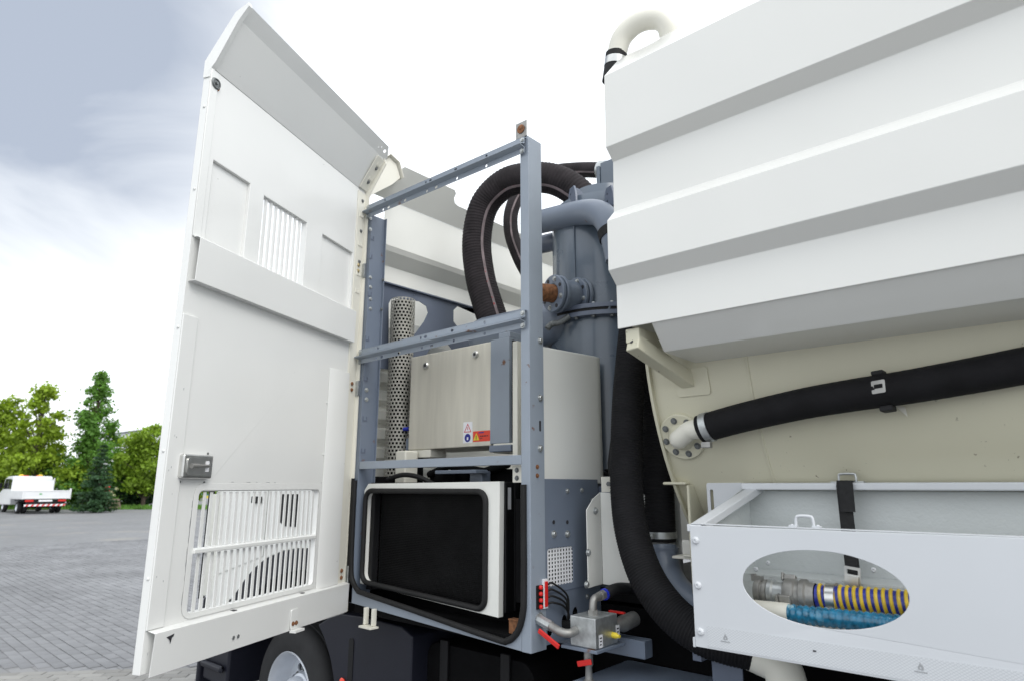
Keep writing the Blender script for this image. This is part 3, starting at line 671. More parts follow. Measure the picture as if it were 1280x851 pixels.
# rusty buffer bracket on top of the post
b = MB(); b.box(WORLD, -1.725, -1.668, 2.0, 2.06, 3.033, 3.038); b.box(WORLD, -1.731, -1.7255, 1.996, 2.055, 3.033, 3.115); b.box(WORLD, -1.7252, -1.665, 1.994, 1.999, 3.033, 3.112)
br_ = b.build('buffer_bracket', 'cast', post, bevel=.003)
b = MB(); b.lathe(frame_z((-1.697, 1.9935, 3.075), (0, -1, 0)), [(.021, 0), (.021, .004), (.016, .006), (.005, .006), (.004, .009), (.001, .009)], 18); b.build('washer', 'rusty', br_)
# hinge post
b = MB(); b.strip(Fr((0, 0, 0), (1, 0, 0), (0, 1, 0), (0, 0, 1)), [(-2.862, 2.05), (-2.862, 2.0), (-2.806, 2.0), (-2.806, 2.088), (-2.785, 2.088)], .0035, .94, 2.985)
hpost = b.build('hinge_post', 'grey', truck, bevel=.003)
for py in (248, 262, 322, 334, 349, 361): bolt(hpost, PX(463, py+25, -2.806), (1, 0, 0), .008, 'hex', 'galv')
for py in (487, 499): bolt(hpost, PX(458, py, -2.806), (1, 0, 0), .009, 'hex', 'galv')
for px, py in ((465, 295), (463, 318), (462, 365), (459, 420), (457, 470), (456, 520), (454, 560)):
    q = PX(px, py, -2.806); y0, z0 = q.y, q.z
    b = MB(); b.plate(END, [(y0-.013, z0), (y0-.013, z0-.026), (y0+.013, z0-.026), (y0+.013, z0), (y0+.008, z0), (y0+.008, z0-.019), (y0-.008, z0-.019), (y0-.008, z0)], (), -2.8058, -2.8035); b.build('punched_clip', 'grey_dark', hpost)
for z in (2.62, 2.45, 2.24): bolt(hpost, Vector((-2.792, 2.0875, z)), (0, -1, 0), .007, 'hex', 'bolt_dark')
# rails with a pressed ridge and punched holes
def rail(name, zl, zr, x0, x1, Y, holes_t, holes_b):
    def lin(t): return x0+(x1-x0)*t
    ex = Vector((x1-x0, 0, zr-zl)); Lr = ex.length; ex.normalize(); fr = Fr((x0, Y, zl), ex, (-ex.z, 0, ex.x), (0, 1, 0))
    b = MB(); n_ = lambda hs, z: [ell(t*Lr, z, .0075*k_, .0075, 12) for t, k_ in hs]
    b.plate(fr, [(0, .011), (Lr, .011), (Lr, .037), (0, .037)], n_(holes_t, .025), 0, .003)
    b.plate(fr, [(0, -.037), (Lr, -.037), (Lr, -.013), (0, -.013)], n_(holes_b, -.025), 0, .003)
    b.strip(Fr(fr.o, fr.c, fr.b, fr.a), [(.003, .011), (-.030, -.001), (-.030, -.006), (.003, -.013)], .003, 0, Lr)
    b.strip(Fr(fr.o, fr.c, fr.b, fr.a), [(.0, .0375), (.026, .0385)], .003, 0, Lr)
    return b.build(name, 'grey_light', truck, bevel=.0012), fr, Lr
for nm, zl, zr in (('top_rail', 3.003, 2.985), ('middle_rail', 2.172, 2.182)):
    r_, fr, Lr = rail(nm, zl, zr, -2.836, -1.672, 1.985, [(.14, 1), (.43, 1), (.46, 1.6), (.62, 1.4), (.80, 1)], [(.13, .9), (.17, 1.6), (.29, 1.6), (.44, 1), (.50, 1.5), (.63, .9), (.80, 1)])
    for a in (.012, Lr-.012):
        for z in (.026, -.027): bolt(r_, fr(a, z, 0), (0, -1, 0), .009, 'hex', 'galv')
b = MB(); b.box(WORLD, -2.803, XL-.001, 2.0, 2.03, 1.586, 1.624); b.build('lower_rail', 'grey_light', truck, bevel=.002)
# lower face plate below the radiator opening
seal_path = [(-2.824, 1.53), (-2.822, 1.30), (-2.815, 1.10), (-2.798, 1.045), (-2.755, 1.008), (-2.70, .996), (-2.3, .960), (-1.85, .917), (-1.775, .918), (-1.725, .955), (-1.697, 1.02), (-1.690, 1.12), (-1.690, 1.507)]
poly = [(-2.838, .942), (-1.709, .889), (-1.709, 1.0)]+[(x_, z_) for x_, z_ in reversed(seal_path[2:10])]+[(-2.838, 1.1)]
b = MB(); b.plate(SIDE, poly, (), 2.0, 2.004); b.box(Fr((0, 0, 0), (1, 0, -.047), (0, 0, 1), (0, 1, 0)), -2.838, -1.709, .8095, .8125, 2.0045, 2.05)
fp = b.build('face_plate', 'grey_light', truck, bevel=.001)
sp_ = spline([(x_, 1.993, z_) for x_, z_ in seal_path], 6)
b = MB(); b.tube(sp_, .0125, 10); b.build('door_seal', 'rubber', truck)
b = MB(); b.tube([(-2.836, 1.99, 1.0), (-2.836, 1.99, 1.54)], .009, 8); b.build('edge_seal', 'rubber', truck)
# striker bracket under the face plate
b = MB(); q = PY(463, 772, 1.99)
for dx in (-.03, .03): b.box(WORLD, q.x+dx-.006, q.x+dx+.006, 1.975, 1.999, q.z-.03, q.z+.045)
b.box(WORLD, q.x-.036, q.x+.055, 1.95, 1.999, q.z-.040, q.z-.031); b.build('striker_bracket', 'cream_clean', truck, bevel=.002)
# side plate, facing rearwards, with a guard mesh
q0, q1 = PX(686.5, 687.8, -1.664), PX(718, 733, -1.664)
MY0, MY1, MZ0, MZ1 = 2.108, 2.282, 1.112, 1.256
b = MB(); b.plate(END, [(2.094, .90), (2.48, .90), (2.48, 1.53), (2.094, 1.53)], [rrect(MY0, MY1, MZ0, MZ1, .014), ell(2.12, .95, .018, .022, 14), ell(2.215, .965, .020, .03, 14), ell(2.29, .985, .020, .03, 14)], -1.668, -1.664)
sp2 = b.build('side_plate', 'grey', truck, bevel=.001)
b = MB(); hs_ = []
ny, nz_ = 10, 11; dy, dz = (MY1-MY0+.02)/ny, (MZ1-MZ0+.02)/nz_
for i in range(ny):
    for j in range(nz_):
        y0, z0 = MY0-.01+i*dy, MZ0-.01+j*dz; hs_.append([(y0+dy*.22, z0+dz*.2), (y0+dy*.78, z0+dz*.2), (y0+dy*.78, z0+dz*.8), (y0+dy*.22, z0+dz*.8)])
b.plate(END, [(MY0-.01, MZ0-.01), (MY1+.01, MZ0-.01), (MY1+.01, MZ1+.01), (MY0-.01, MZ1+.01)], hs_, -1.671, -1.6685); b.build('guard_mesh', 'sticker', sp2)
b = MB(); b.box(END, 2.05, 2.46, 1.05, 1.45, -1.78, -1.74); b.build('inner_shroud', 'black_matt', truck)
for px, py in ((692, 667), (709, 667)): bolt(sp2, PX(px, py, -1.664), (1, 0, 0), .011, 'hex', 'galv')
for px, py in ((692, 652), (709, 652)): bolt(sp2, PX(px, py, -1.6637), (1, 0, 0), .008, 'disc', 'ink', 'hole')
for px, py in ((709, 613), (734, 745), (740, 625), (727, 612)): bolt(sp2, PX(px, py, -1.664), (1, 0, 0), .008, 'hex', 'galv')
b = MB(); b.plate(END, [(2.094, 1.085), (2.48, 1.085), (2.48, 1.090), (2.094, 1.090)], (), -1.6638, -1.662); b.build('fold', 'grey_dark', sp2)

# ------------------------------------------------ radiator in the opening
b = MB(); RO = [(-2.79, 1.030), (-1.857, .985), (-1.852, 1.520), (-2.76, 1.513), (-2.79, 1.48)]
hole = rrect(-2.768, -1.926, 1.040, 1.478, .045, 6)
hole = [(x_, z_-.047*(x_+2.715)*(1 if z_ < 1.2 else 0)*.9) for x_, z_ in hole]
b.plate(SIDE, RO, [hole], 2.030, 2.060)
rad = b.build('radiator', 'white', truck, bevel=.008, seg=3)
b = MB(); b.tube([Vector((x_, 2.024, z_)) for x_, z_ in hole], .0125, 10, closed=True); b.build('rubber_edge', 'rubber', rad)
b = MB(); b.box(WORLD, -2.74, -1.90, 2.105, 2.13, 1.0, 1.5)
for i in range(62):
    z = 1.005+i*.0079; b.box(WORLD, -2.735, -1.905, 2.098, 2.1045, z, z+.0018)
b.build('core', 'core', rad)
b = MB(); b.box(WORLD, -2.776, -2.7695, 2.0605, 2.1045, 1.03, 1.47); b.box(WORLD, -2.7690, -2.741, 2.098, 2.1045, 1.03, 1.47); b.build('inner_lining', 'cream_clean', rad)
b = MB(); b.box(WORLD, -2.78, -2.741, 2.061, 2.16, 1.0, 1.505); b.box(WORLD, -1.899, -1.856, 2.061, 2.16, .995, 1.516); b.box(WORLD, -2.78, -1.857, 2.061, 2.16, 1.5062, 1.5185)
b.box(WORLD, -1.8555, -1.845, 2.061, 2.075, 1.0, 1.515); b.box(WORLD, -1.8555, -1.845, 2.12, 2.15, 1.0, 1.515); b.build('side_tank', 'black', rad, bevel=.003)
b = MB(); q = PX(632, 592+38, -1.8555+.0003); b.box(END, 2.083, 2.105, 1.405, 1.495, -1.8555, -1.8545); b.build('label', 'sticker', rad)
b = MB(); b.box(WORLD, -2.79, -1.70, 2.006, 2.4, .90, .935); b.box(WORLD, -2.84, -2.8, 2.1, 2.4, .9, 1.55); b.box(WORLD, -2.79, -1.72, 2.17, 2.185, .936, 1.0); b.build('floor_pan', 'black_matt', truck)
b = MB(); b.box(WORLD, -1.80, -1.73, 2.03, 2.036, .936, .985); b.box(WORLD, -1.80, -1.70, 2.025, 2.06, .9855, .99); b.build('mount_angle', 'rusty', rad, bevel=.001)
b = MB(); b.box(WORLD, -1.79, -1.712, 2.04, 2.045, 1.515, 1.585); sb = b.build('mount_plate', 'cream_clean', truck, bevel=.004)
for z in (1.533, 1.565): bolt(sb, Vector((-1.765, 2.0395, z)), (0, -1, 0), .008, 'hex', 'bolt_dark')

# ------------------------------------------------ engine bay contents behind
b = MB(); b.box(WORLD, -2.65, -1.9, 2.45, 3.6, 1.0, 1.55); b.box(WORLD, -2.6, -2.0, 2.3, 2.44, 1.05, 1.58); b.tube([(-2.6, 2.3, 1.56), (-2.4, 2.25, 1.60), (-2.2, 2.3, 1.57), (-2.0, 2.25, 1.6)], .02, 8)
b.box(WORLD, -2.45, -2.3, 2.2, 2.3, 1.2, 1.575); b.build('engine_block', 'black_matt', truck, bevel=.01)
b = MB(); b.box(WORLD, -2.38, -2.1, 2.14, 2.22, 1.558, 1.575); b.box(WORLD, -2.2, -2.12, 2.2, 2.26, 1.45, 1.57); b.build('engine_bracket', 'grey', truck, bevel=.003)
b = MB(); b.box(WORLD, -2.765, -2.68, 2.20, 2.29, 1.36, 1.685); b.build('battery_case', 'cream_clean', truck, bevel=.01)
b = MB(); b.tube(spline([(-2.72, 2.12, 1.535), (-2.60, 2.12, 1.556), (-2.50, 2.14, 1.545), (-2.42, 2.2, 1.50)], 6), .012, 8); b.build('cable', 'rubber', truck)
# stainless cabinet
b = MB(); b.box(WORLD, -2.783, -2.157, 2.30, 2.62, 1.692, 2.212); cabn = b.build('steel_cabinet', 'steel', truck, bevel=.006, seg=3)
b = MB(); b.box(WORLD, -2.156, -2.03, 2.290, 2.62, 1.700, 2.214); b.box(WORLD, -2.11, -2.035, 2.30, 2.40, 2.2145, 2.245); b.build('hinge_cover', 'grey_light', cabn, bevel=.004)
b = MB(); b.box(WORLD, -2.029, -2.022, 2.31, 2.6, 1.71, 2.20); b.build('gap_seal', 'black', cabn)
for px, py in ((533, 457), (595, 443)):
    q = PY(px, py, 2.30); b = MB(); b.lathe(frame_z(q, (0, -1, 0)), [(.021, 0), (.021, .006), (.017, .012), (.010, .012), (.009, .006), (.001, .006)], 18); kn = b.build('turn_lock', 'bright_steel', cabn)
    b = MB(); b.box(Fr(q, (1, 0, 0), (0, 0, 1), (0, 1, 0)), -.006, .006, -.006, .006, -.0085, -.0065); b.build('key_slot', 'ink', kn)
S('cabinet_foot', 'cream_clean', cabn, (-2.775, -2.60, 2.302, 2.42, 1.65, 1.691)); S('cabinet_foot', 'cream_clean', cabn, (-2.13, -2.0, 2.286, 2.40, 1.655, 1.6995))
b = MB(); b.box(WORLD, -2.13, -1.99, 2.255, 2.284, 1.658, 1.690); b.build('foot_clamp', 'grey', cabn, bevel=.006)
q = PY(505, 536, 2.33); b = MB(); b.tube([(-2.784, 2.33, q.z), (-2.82, 2.33, q.z)], .006, 8); nn = b.build('drain_pipe', 'galv', cabn); b = MB(); b.tube([(-2.815, 2.33, q.z), (-2.86, 2.33, q.z)], [.011, .010], 10); b.build('drain_cap', 'blue', cabn)
b = MB(); b.box(WORLD, -2.815, -2.786, 2.31, 2.33, 1.66, 1.76); b.build('side_bracket', 'grey', cabn, bevel=.003)
# warning stickers
def quadY(x0, y0, x1, y1, Y): a_ = PY(x0, y1, Y); c_ = PY(x1, y0, Y); return a_.x, c_.x, a_.z, c_.z
x0, x1, z0, z1 = -2.350, -2.285, 1.712, 1.818
b = MB(); b.plate(SIDE, rrect(x0, x1, z0, z1, .003), (), 2.2988, 2.2995); st = b.build('warning_sticker', 'sticker', cabn)
cx = (x0+x1)/2
b = MB(); tri = lambda c, z, s: [(c-s*.87, z-s*.5), (c+s*.87, z-s*.5), (c, z+s)]
b.plate(SIDE, tri(cx, 1.781, .030), [tri(cx, 1.781, .0225)], 2.2978, 2.2986); b.box(SIDE, cx-.002, cx+.002, 1.777, 1.792, 2.2978, 2.2986); b.build('warning_triangle', 'ink_red', st)
b = MB(); b.plate(SIDE, ell(cx, 1.738, .021, .021, 24), [rrect(cx-.006, cx+.006, 1.727, 1.742, .003)], 2.2978, 2.2986); b.build('mandatory_disc', 'ink_blue', st)
x0, x1, z0, z1 = -2.280, -2.163, 1.716, 1.768
b = MB(); b.plate(SIDE, rrect(x0, x1, z0, z1, .002), (), 2.2988, 2.2995); st = b.build('warning_sticker', 'orange_red', cabn)
b = MB(); b.plate(SIDE, tri(x0+.024, 1.735, .024), (), 2.2978, 2.2986); st2 = b.build('warning_triangle', 'yellow', st)
b = MB(); b.box(SIDE, x0+.022, x0+.026, 1.731, 1.747, 2.2970, 2.2977); b.box(SIDE, x0+.022, x0+.026, 1.7245, 1.728, 2.2970, 2.2977)
for zt, ws in ((1.742, (.05, .016, .026, .034, .018)), (1.731, (.05, .010, .014)),):
    xa = x0+ws[0]
    for wd in ws[1:]:
        if xa+wd*.45 > x1-.004: break
        b.box(SIDE, xa, xa+wd*.45, zt-.0025, zt+.0025, 2.2978, 2.2986); xa += wd*.45+.004
b.build('print', 'ink', st)
b = MB(); b.box(SIDE, x0+.04, x0+.075, 1.757, 1.762, 2.2978, 2.2986); b.build('heading', 'ink_blue', st)
# white plastic cabinet behind the corner post
b = MB(); b.plate(WORLD, [(-1.80, 2.12), (-1.765, 2.12), (-1.738, 2.128), (-1.722, 2.15), (-1.668, 2.50), (-1.669, 2.535), (-1.69, 2.565), (-1.80, 2.565)], (), 1.512, 2.10); b.build('plastic_cabinet', 'white', truck, bevel=.028, seg=5)
S('cabinet_back', 'cream_clean', truck, (-1.93, -1.90, 2.20, 2.56, 1.62, 2.16))
# horizontal air tank above the cabinet
b = MB(); b.lathe(Fr((-2.62, 2.66, 2.35), (0, 1, 0), (0, 0, 1), (1, 0, 0)), [(.01, 0), (.08, .01), (.115, .05), (.12, .09), (.12, .62), (.115, .66), (.08, .7), (.01, .71)], 28); b.build('air_tank', 'grey', truck)
# perforated exhaust shield
b = MB(); EX = Vector((-2.93, 2.345, 0)); nr = 21; zlo, zhi = 1.50, 2.60; rows = int((zhi-zlo)/.0205); rad_ = .072
hexr = .0090
for j in range(rows):
    for i in range(nr):
        a0 = 2*math.pi*(i+(.5 if j % 2 else 0))/nr; zc = zlo+(j+.5)*.0205; da = math.pi/nr; hz = .01025
        def pt_(u, v): a = a0+u; return EX+Vector((math.cos(a)*rad_, math.sin(a)*rad_, zc+v))
        # one cell: rectangle outer with hexagonal hole
        outer = [(-da, -hz), (da, -hz), (da, hz), (-da, hz)]; inn = [(hexr/rad_*math.cos(t_), hexr*math.sin(t_)) for t_ in (R(-135), R(-45), R(45), R(135))]
        vs = [pt_(*p_) for p_ in outer]+[pt_(*p_) for p_ in inn]
        b.add(vs, [(k_, (k_+1) % 4, 4+(k_+1) % 4, 4+k_) for k_ in range(4)], True)
ex_ = b.build('exhaust_shield', 'steel', truck); ex_.data.materials[0] = MT['shield']
b = MB(); b.tube([EX+Vector((0, 0, 1.3)), EX+Vector((0, 0, 2.58))], .052, 20); b.build('exhaust_pipe', 'black_matt', truck)
b = MB(); b.box(WORLD, -2.86, -2.80, 2.40, 2.43, 1.45, 2.2); b.build('exhaust_bracket', 'black', truck)
# grey bulkhead with cut-outs
b = MB(); X_ = -3.02; Q = lambda *ps: [(PX(x_, y_, X_).y, PX(x_, y_, X_).z) for x_, y_ in ps]
b.plate(END, [(2.06, 2.70), (3.75, 2.70), (3.75, 2.36), (2.86, 2.36)]+Q((552, 420), (540, 432), (524, 458), (514, 464))+[(2.06, 2.16)],
        [Q((486, 380), (489, 374), (498, 373), (524, 377), (533, 383), (535, 391), (530, 402), (516, 421), (503, 442), (497, 447), (486, 447)), Q((567, 388), (572, 383), (650, 396), (650, 418), (575, 412), (567, 402))], X_-.004, X_)
bk = b.build('bulkhead', 'grey_dark', truck, bevel=.001)
b = MB(); b.box(WORLD, X_+.0005, X_+.02, 2.06, 3.75, 2.692, 2.700); b.build('bulkhead_flange', 'grey_dark', bk)
for y_ in (2.2, 2.5, 2.8, 3.1): bolt(bk, Vector((X_+.001, y_, 2.672)), (1, 0, 0), .006, 'rivet', 'grey', 'rivet')
# white housing wall behind the cab: pressed sheet with a raised band, hood sloping over
b = MB(); XW = -3.12
b.strip(Fr((0, 0, 0), (0, 0, 1), (1, 0, 0), (0, 1, 0)), [(1.2, XW-.08), (2.885, XW-.08), (2.955, XW-.002), (2.985, XW+.015), (3.285, XW+.015)], -.004, 2.31, 4.2)
WS = Fr((XW+.015, 0, 3.286), (0, 1, 0), Vector((.145, 0, .185)).normalized()); wq = (.145**2+.185**2)**.5
b.plate(WS, [(2.16, 0), (4.2, 0), (4.2, wq*.62), (2.86, wq*.62), (2.825, wq*.66), (2.80, wq*.78), (2.80, wq*.92), (2.775, wq), (2.34, wq)], (), 0, .004)
hw = b.build('housing_wall', 'white', truck, bevel=.004, ang=12)
for i in range(11):
    z = 1.30+i*.115; b = MB(); b.strip(Fr((0, 0, 0), (0, 0, 1), (1, 0, 0), (0, 1, 0)), [(z, XW-.079), (z+.02, XW-.04), (z+.075, XW-.04), (z+.09, XW-.079)], -.002, 2.06, 2.9); b.build('rib', 'white', hw)
b = MB(); b.box(WORLD, XW-.10, XW-.091, 2.02, 2.9, 1.2, 2.80); b.build('backing_sheet', 'white', hw)
# fixed fairing in front of the hinge post: rib following the door's section, with its outer skin
FQ = [(2.0, .95), (2.0, 2.876), (1.995, 3.153), (2.072, 3.291), (2.159, 3.425), (2.217, 3.487), (2.275, 3.461), (2.31, 3.382), (2.25, 3.315), (2.10, 3.19), (2.045, 3.08), (2.040, .95)]
b = MB(); b.plate(END, FQ, (), -2.966, -2.962); fr_ = b.build('fairing_rib', 'cream_clean', truck, bevel=.001)
b = MB(); b.strip(END, [(1.988, .95), (1.988, 3.15), (2.066, 3.297), (2.153, 3.432), (2.214, 3.497), (2.283, 3.470), (2.320, 3.38)], .004, -3.2, -2.940); b.build('outer_skin', 'cream_clean', fr_, bevel=.001)

# ------------------------------------------------ filter vessel
FC = Vector((-1.86, 2.92, 0)); VF = Fr(FC, (1, 0, 0), (0, 1, 0), (0, 0, 1))
b = MB(); b.lathe(VF, [(.33, 1.0), (.33, 2.335)], 56); b.lathe(VF, [(.30, 2.385), (.30, 2.98), (.28, 3.03), (.20, 3.06), (.19, 3.12)], 56)
vs_ = b.build('filter_vessel', 'grey_tank', truck)
b = MB(); b.lathe(VF, [(.33, 2.33), (.372, 2.33), (.372, 2.352), (.33, 2.352)], 64, cap=False); b.build('flange', 'grey_dark', vs_, ang=30)
b = MB(); b.lathe(VF, [(.30, 2.368), (.372, 2.368), (.372, 2.390), (.30, 2.390)], 64, cap=False); b.build('flange', 'grey_dark', vs_, ang=30)
b = MB(); b.lathe(VF, [(.30, 2.3525), (.366, 2.3525), (.366, 2.3675), (.30, 2.3675)], 64, cap=False); b.build('gasket', 'rubber', vs_)
for i in range(24):
    a = 2*math.pi*(i+.4)/24; q = FC+Vector((math.cos(a)*.352, math.sin(a)*.352, 0))
    if math.sin(a) > .45: continue
    bolt(vs_, q+Vector((0, 0, 2.330)), (0, 0, -1), .011, 'hex', 'bolt_dark'); bolt(vs_, q+Vector((0, 0, 2.390)), (0, 0, 1), .010, 'hex', 'galv')
b = MB(); b.box(VF, -.004, .004, -.306, -.299, 2.39, 2.99); b.build('weld_seam', 'grey_tank', vs_)
q = PY(760, 385, 2.63); bolt(vs_, q, (.25, -1, 0), .022, 'socket', 'grey_tank', 'test_port')
# lid with lifting brackets
TZ = 3.06
b = MB(); b.lathe(VF, [(.15, TZ), (.15, TZ+.06), (.13, TZ+.08), (.01, TZ+.085)], 40); b.build('lid', 'grey_tank', vs_)
b = MB(); bp = PY(712, 250, 2.68)
for px in (716, 762):
    q = PY(px, 246, 2.63); f = Fr(q, Vector((.82, -.57, 0)), (0, 0, 1))
    b.plate(f, [(-.075, -.07), (.06, -.07), (.055, .0), (.03, .05), (-.03, .06), (-.055, .03), (-.06, -.02)], [ell(-.02, .02, .007, .007, 10), ell(-.02, -.02, .007, .007, 10)], -.006, .006)
    b.plate(Fr(q, Vector((.57, .82, 0)), (0, 0, 1)), [(0, -.07), (.10, -.07), (.08, .0), (.03, .05), (0, .05)], (), -.006, .006)
b.build('lifting_bracket', 'grey_dark', vs_, bevel=.002)
# pipe elbow on the vessel
pp = [PY(662, 281, 2.70), PY(700, 272, 2.64), PY(728, 266, 2.60), PY(748, 267, 2.56), PY(760, 278, 2.53), PY(768, 298, 2.52), PY(774, 325, 2.52)]
b = MB(); b.tube(spline(pp, 8), .066, 28); b.build('elbow_pipe', 'grey', truck)
b = MB(); a_, c_ = PY(765, 288, 2.525), PY(771, 308, 2.52); b.tube([a_, a_+(c_-a_)*.5], .073, 28); b.build('pipe_collar', 'rubber', truck)
b = MB(); b.tube([PY(668, 308, 2.88), PY(690, 303, 2.85), PY(720, 298, 2.8)], .055, 20); b.build('lower_pipe', 'grey_dark', truck)
# flanged branch with rusty stub
A_ = PY(727, 371, 2.64); B_ = PY(690, 367, 2.46); ax = (B_-A_).normalized(); f = frame_z(A_, ax); Ln = (B_-A_).length
b = MB(); b.lathe(f, [(.052, -.08), (.052, Ln-.01)], 24); br2 = b.build('branch_pipe', 'grey_tank', truck)
for h0 in (-.005, .024, Ln-.05, Ln-.022):
    b = MB(); b.lathe(f, [(.05, h0), (.092, h0), (.095, h0+.004), (.095, h0+.016), (.092, h0+.02), (.05, h0+.02)], 36, cap=False); b.build('flange', 'grey', br2, ang=30)
b = MB(); b.lathe(f, [(.07, .046), (.075, .06), (.075, Ln-.065), (.07, Ln-.052)], 30); b.build('valve_body', 'grey', br2)
b = MB(); b.lathe(f, [(.046, Ln-.005), (.044, Ln+.10), (.040, Ln+.11)], 24); b.build('stub', 'rusty', br2)
for k_ in range(8):
    a = 2*math.pi*(k_+.5)/8; off = f.a*math.cos(a)*.075+f.b*math.sin(a)*.075
    bolt(br2, f.o+off+ax*(Ln-.002), ax, .010, 'hex' if k_ % 2 else 'disc', 'galv' if k_ % 2 else 'ink')
    bolt(br2, f.o+off+ax*.044, ax, .010, 'hex' if k_ % 2 else 'disc', 'galv' if k_ % 2 else 'ink')
b = MB(); b.tube(spline([PY(712, 395, 2.55), PY(700, 403, 2.53), PY(690, 405, 2.52), PY(684, 411, 2.5)], 5), .016, 10); b.build('drain_elbow', 'bolt_dark', truck)

# ------------------------------------------------ hoses of the machine
def ribbed(name, pts, r, m, parent, pitch=.014, amp=.035, n=22, stripe=None):
    line = resample(spline(pts, 24), pitch/4); rs = [r*(1+amp*math.cos(2*math.pi*i/4)) for i in range(len(line))]
    b = MB(); b.tube(line, rs, n); o = b.build(name, m, parent, ang=80); return o, line
h1 = [PY(640, 470, 2.72), PY(625, 425, 2.72), PY(611, 385, 2.72), PY(600, 345, 2.72), PY(596, 300, 2.72), PY(605, 258, 2.73), PY(628, 232, 2.75), PY(655, 223, 2.78), PY(690, 224, 2.84), PY(718, 238, 2.90), PY(740, 262, 2.95)]
o1, l1 = ribbed('vacuum_hose', h1, .092, 'hose_brown', truck, pitch=.02, amp=.02)
def stripe(o, line, r, dirs, m='hose_stripe', wd=.008, i0=0):
    b = MB(); vs = []; 
    for i, p in enumerate(line[i0::4]):
        j = min(i*4+i0, len(line)-2); tng = (line[j+1]-line[j]).normalized(); d = Vector(dirs(p)); d = (d-tng*d.dot(tng)).normalized(); s_ = tng.cross(d)
        vs += [p+d*(r+.0025)-s_*wd, p+d*(r+.0035), p+d*(r+.0025)+s_*wd]
    fs = []
    for i in range(len(vs)//3-1): fs += [(i*3, i*3+1, i*3+4, i*3+3), (i*3+1, i*3+2, i*3+5, i*3+4)]
    b.add(vs, fs, True); 
    me = bpy.data.meshes.new('stripe'); me.from_pydata(b.v, [], b.f); me.materials.append(MT[m]); q_ = bpy.data.objects.new('stripe', me); col.objects.link(q_); q_.parent = o
cen = PY(660, 330, 2.78)
stripe(o1, l1, .0935, lambda p: (cen-p).normalized()*.35+(CAM-p).normalized()*.55, wd=.0085)
h2 = [PY(735, 470, 3.32), PY(708, 425, 3.28), PY(682, 380, 3.18), PY(662, 345, 3.1), PY(648, 318, 3.1), PY(639, 290, 3.1), PY(640, 262, 3.12), PY(655, 235, 3.2), PY(690, 217, 3.25), PY(720, 213, 3.25), PY(752, 213, 3.22)]
o2, l2 = ribbed('vacuum_hose', h2, .050, 'hose_brown', truck, pitch=.018, amp=.02)
stripe(o2, l2, .051, lambda p: (cen-p).normalized()*.2+(CAM-p).normalized()*.5, wd=.006)
b = MB(); b.tube([PY(750, 213, 3.22), PY(757, 213, 3.22)], .060, 22); b.build('hose_clamp', 'galv', o2)
b = MB(); q = PY(766, 222, 3.2); b.box(WORLD, q.x-.06, q.x+.12, q.y-.05, q.y+.15, q.z-.14, q.z+.10); b.box(WORLD, q.x-.085, q.x-.061, q.y-.06, q.y+.06, q.z-.06, q.z+.08); b.build('hose_connector', 'grey_tank', truck, bevel=.006)
h3 = [PY(800, 330, 2.42), PY(796, 380, 2.40), PY(790, 440, 2.38), PY(785, 500, 2.36), PY(783, 560, 2.34), PY(784, 620, 2.30), PY(791, 670, 2.27), PY(808, 720, 2.24), PY(835, 760, 2.22), PY(868, 788, 2.22), PY(905, 803, 2.24), PY(960, 815, 2.3)]
o3, l3 = ribbed('suction_hose', h3, .066, 'hose_black', truck, pitch=.0105, amp=.022, n=26)
h4 = [PY(812, 430, 2.56), PY(818, 500, 2.55), PY(822, 580, 2.53), PY(824, 645, 2.52), PY(825, 676, 2.52)]
o4, l4 = ribbed('suction_hose', h4, .066, 'hose_black', truck, pitch=.0105, amp=.022, n=26)
a_ = PY(825, 668, 2.52); b = MB(); b.tube([a_-Vector((0, 0, .012)), a_+Vector((0, 0, .014))], .0705, 30); cl = b.build('hose_clamp', 'galv', o4)
b = MB(); b.tube([a_+Vector((-.035, -.068, 0)), a_+Vector((.015, -.078, 0))], .010, 8); b.build('clamp_screw', 'galv', o4)
b = MB(); pe = [PY(826, 682, 2.52), PY(828, 700, 2.51), PY(834, 722, 2.49), PY(850, 745, 2.46), PY(880, 765, 2.44), PY(920, 775, 2.44)]
b.tube(spline(pe, 8), .068, 28); b.tube([PY(826, 682, 2.52), PY(826, 688, 2.52)], .073, 28); el = b.build('suction_elbow', 'grey', truck)
b = MB(); q = PY(850, 696, 2.42); b.box(WORLD, q.x-.035, q.x+.12, q.y, q.y+.1, q.z-.006, q.z+.004); b.box(WORLD, q.x+.02, q.x+.1, q.y-.01, q.y+.03, q.z+.005, q.z+.012); b.build('elbow_lug', 'cream_clean', el, bevel=.002)
bolt(el, PY(835, 734, 2.42), (.3, -.9, .1), .012, 'hex', 'grey')

# ------------------------------------------------ corrugated white body cover
prof = [(2.27, 3.42), (2.024, 3.197), (1.921, 3.073), (1.914, 2.764), (1.962, 2.722), (1.954, 2.507), (1.905, 2.457), (1.902, 2.266), (1.953, 2.219), (1.951, 2.054)]
b = MB(); b.strip(END, prof, -.005, -1.2, 3.2)
body = b.build('body_cover', 'body_white', truck, bevel=.009, seg=4)
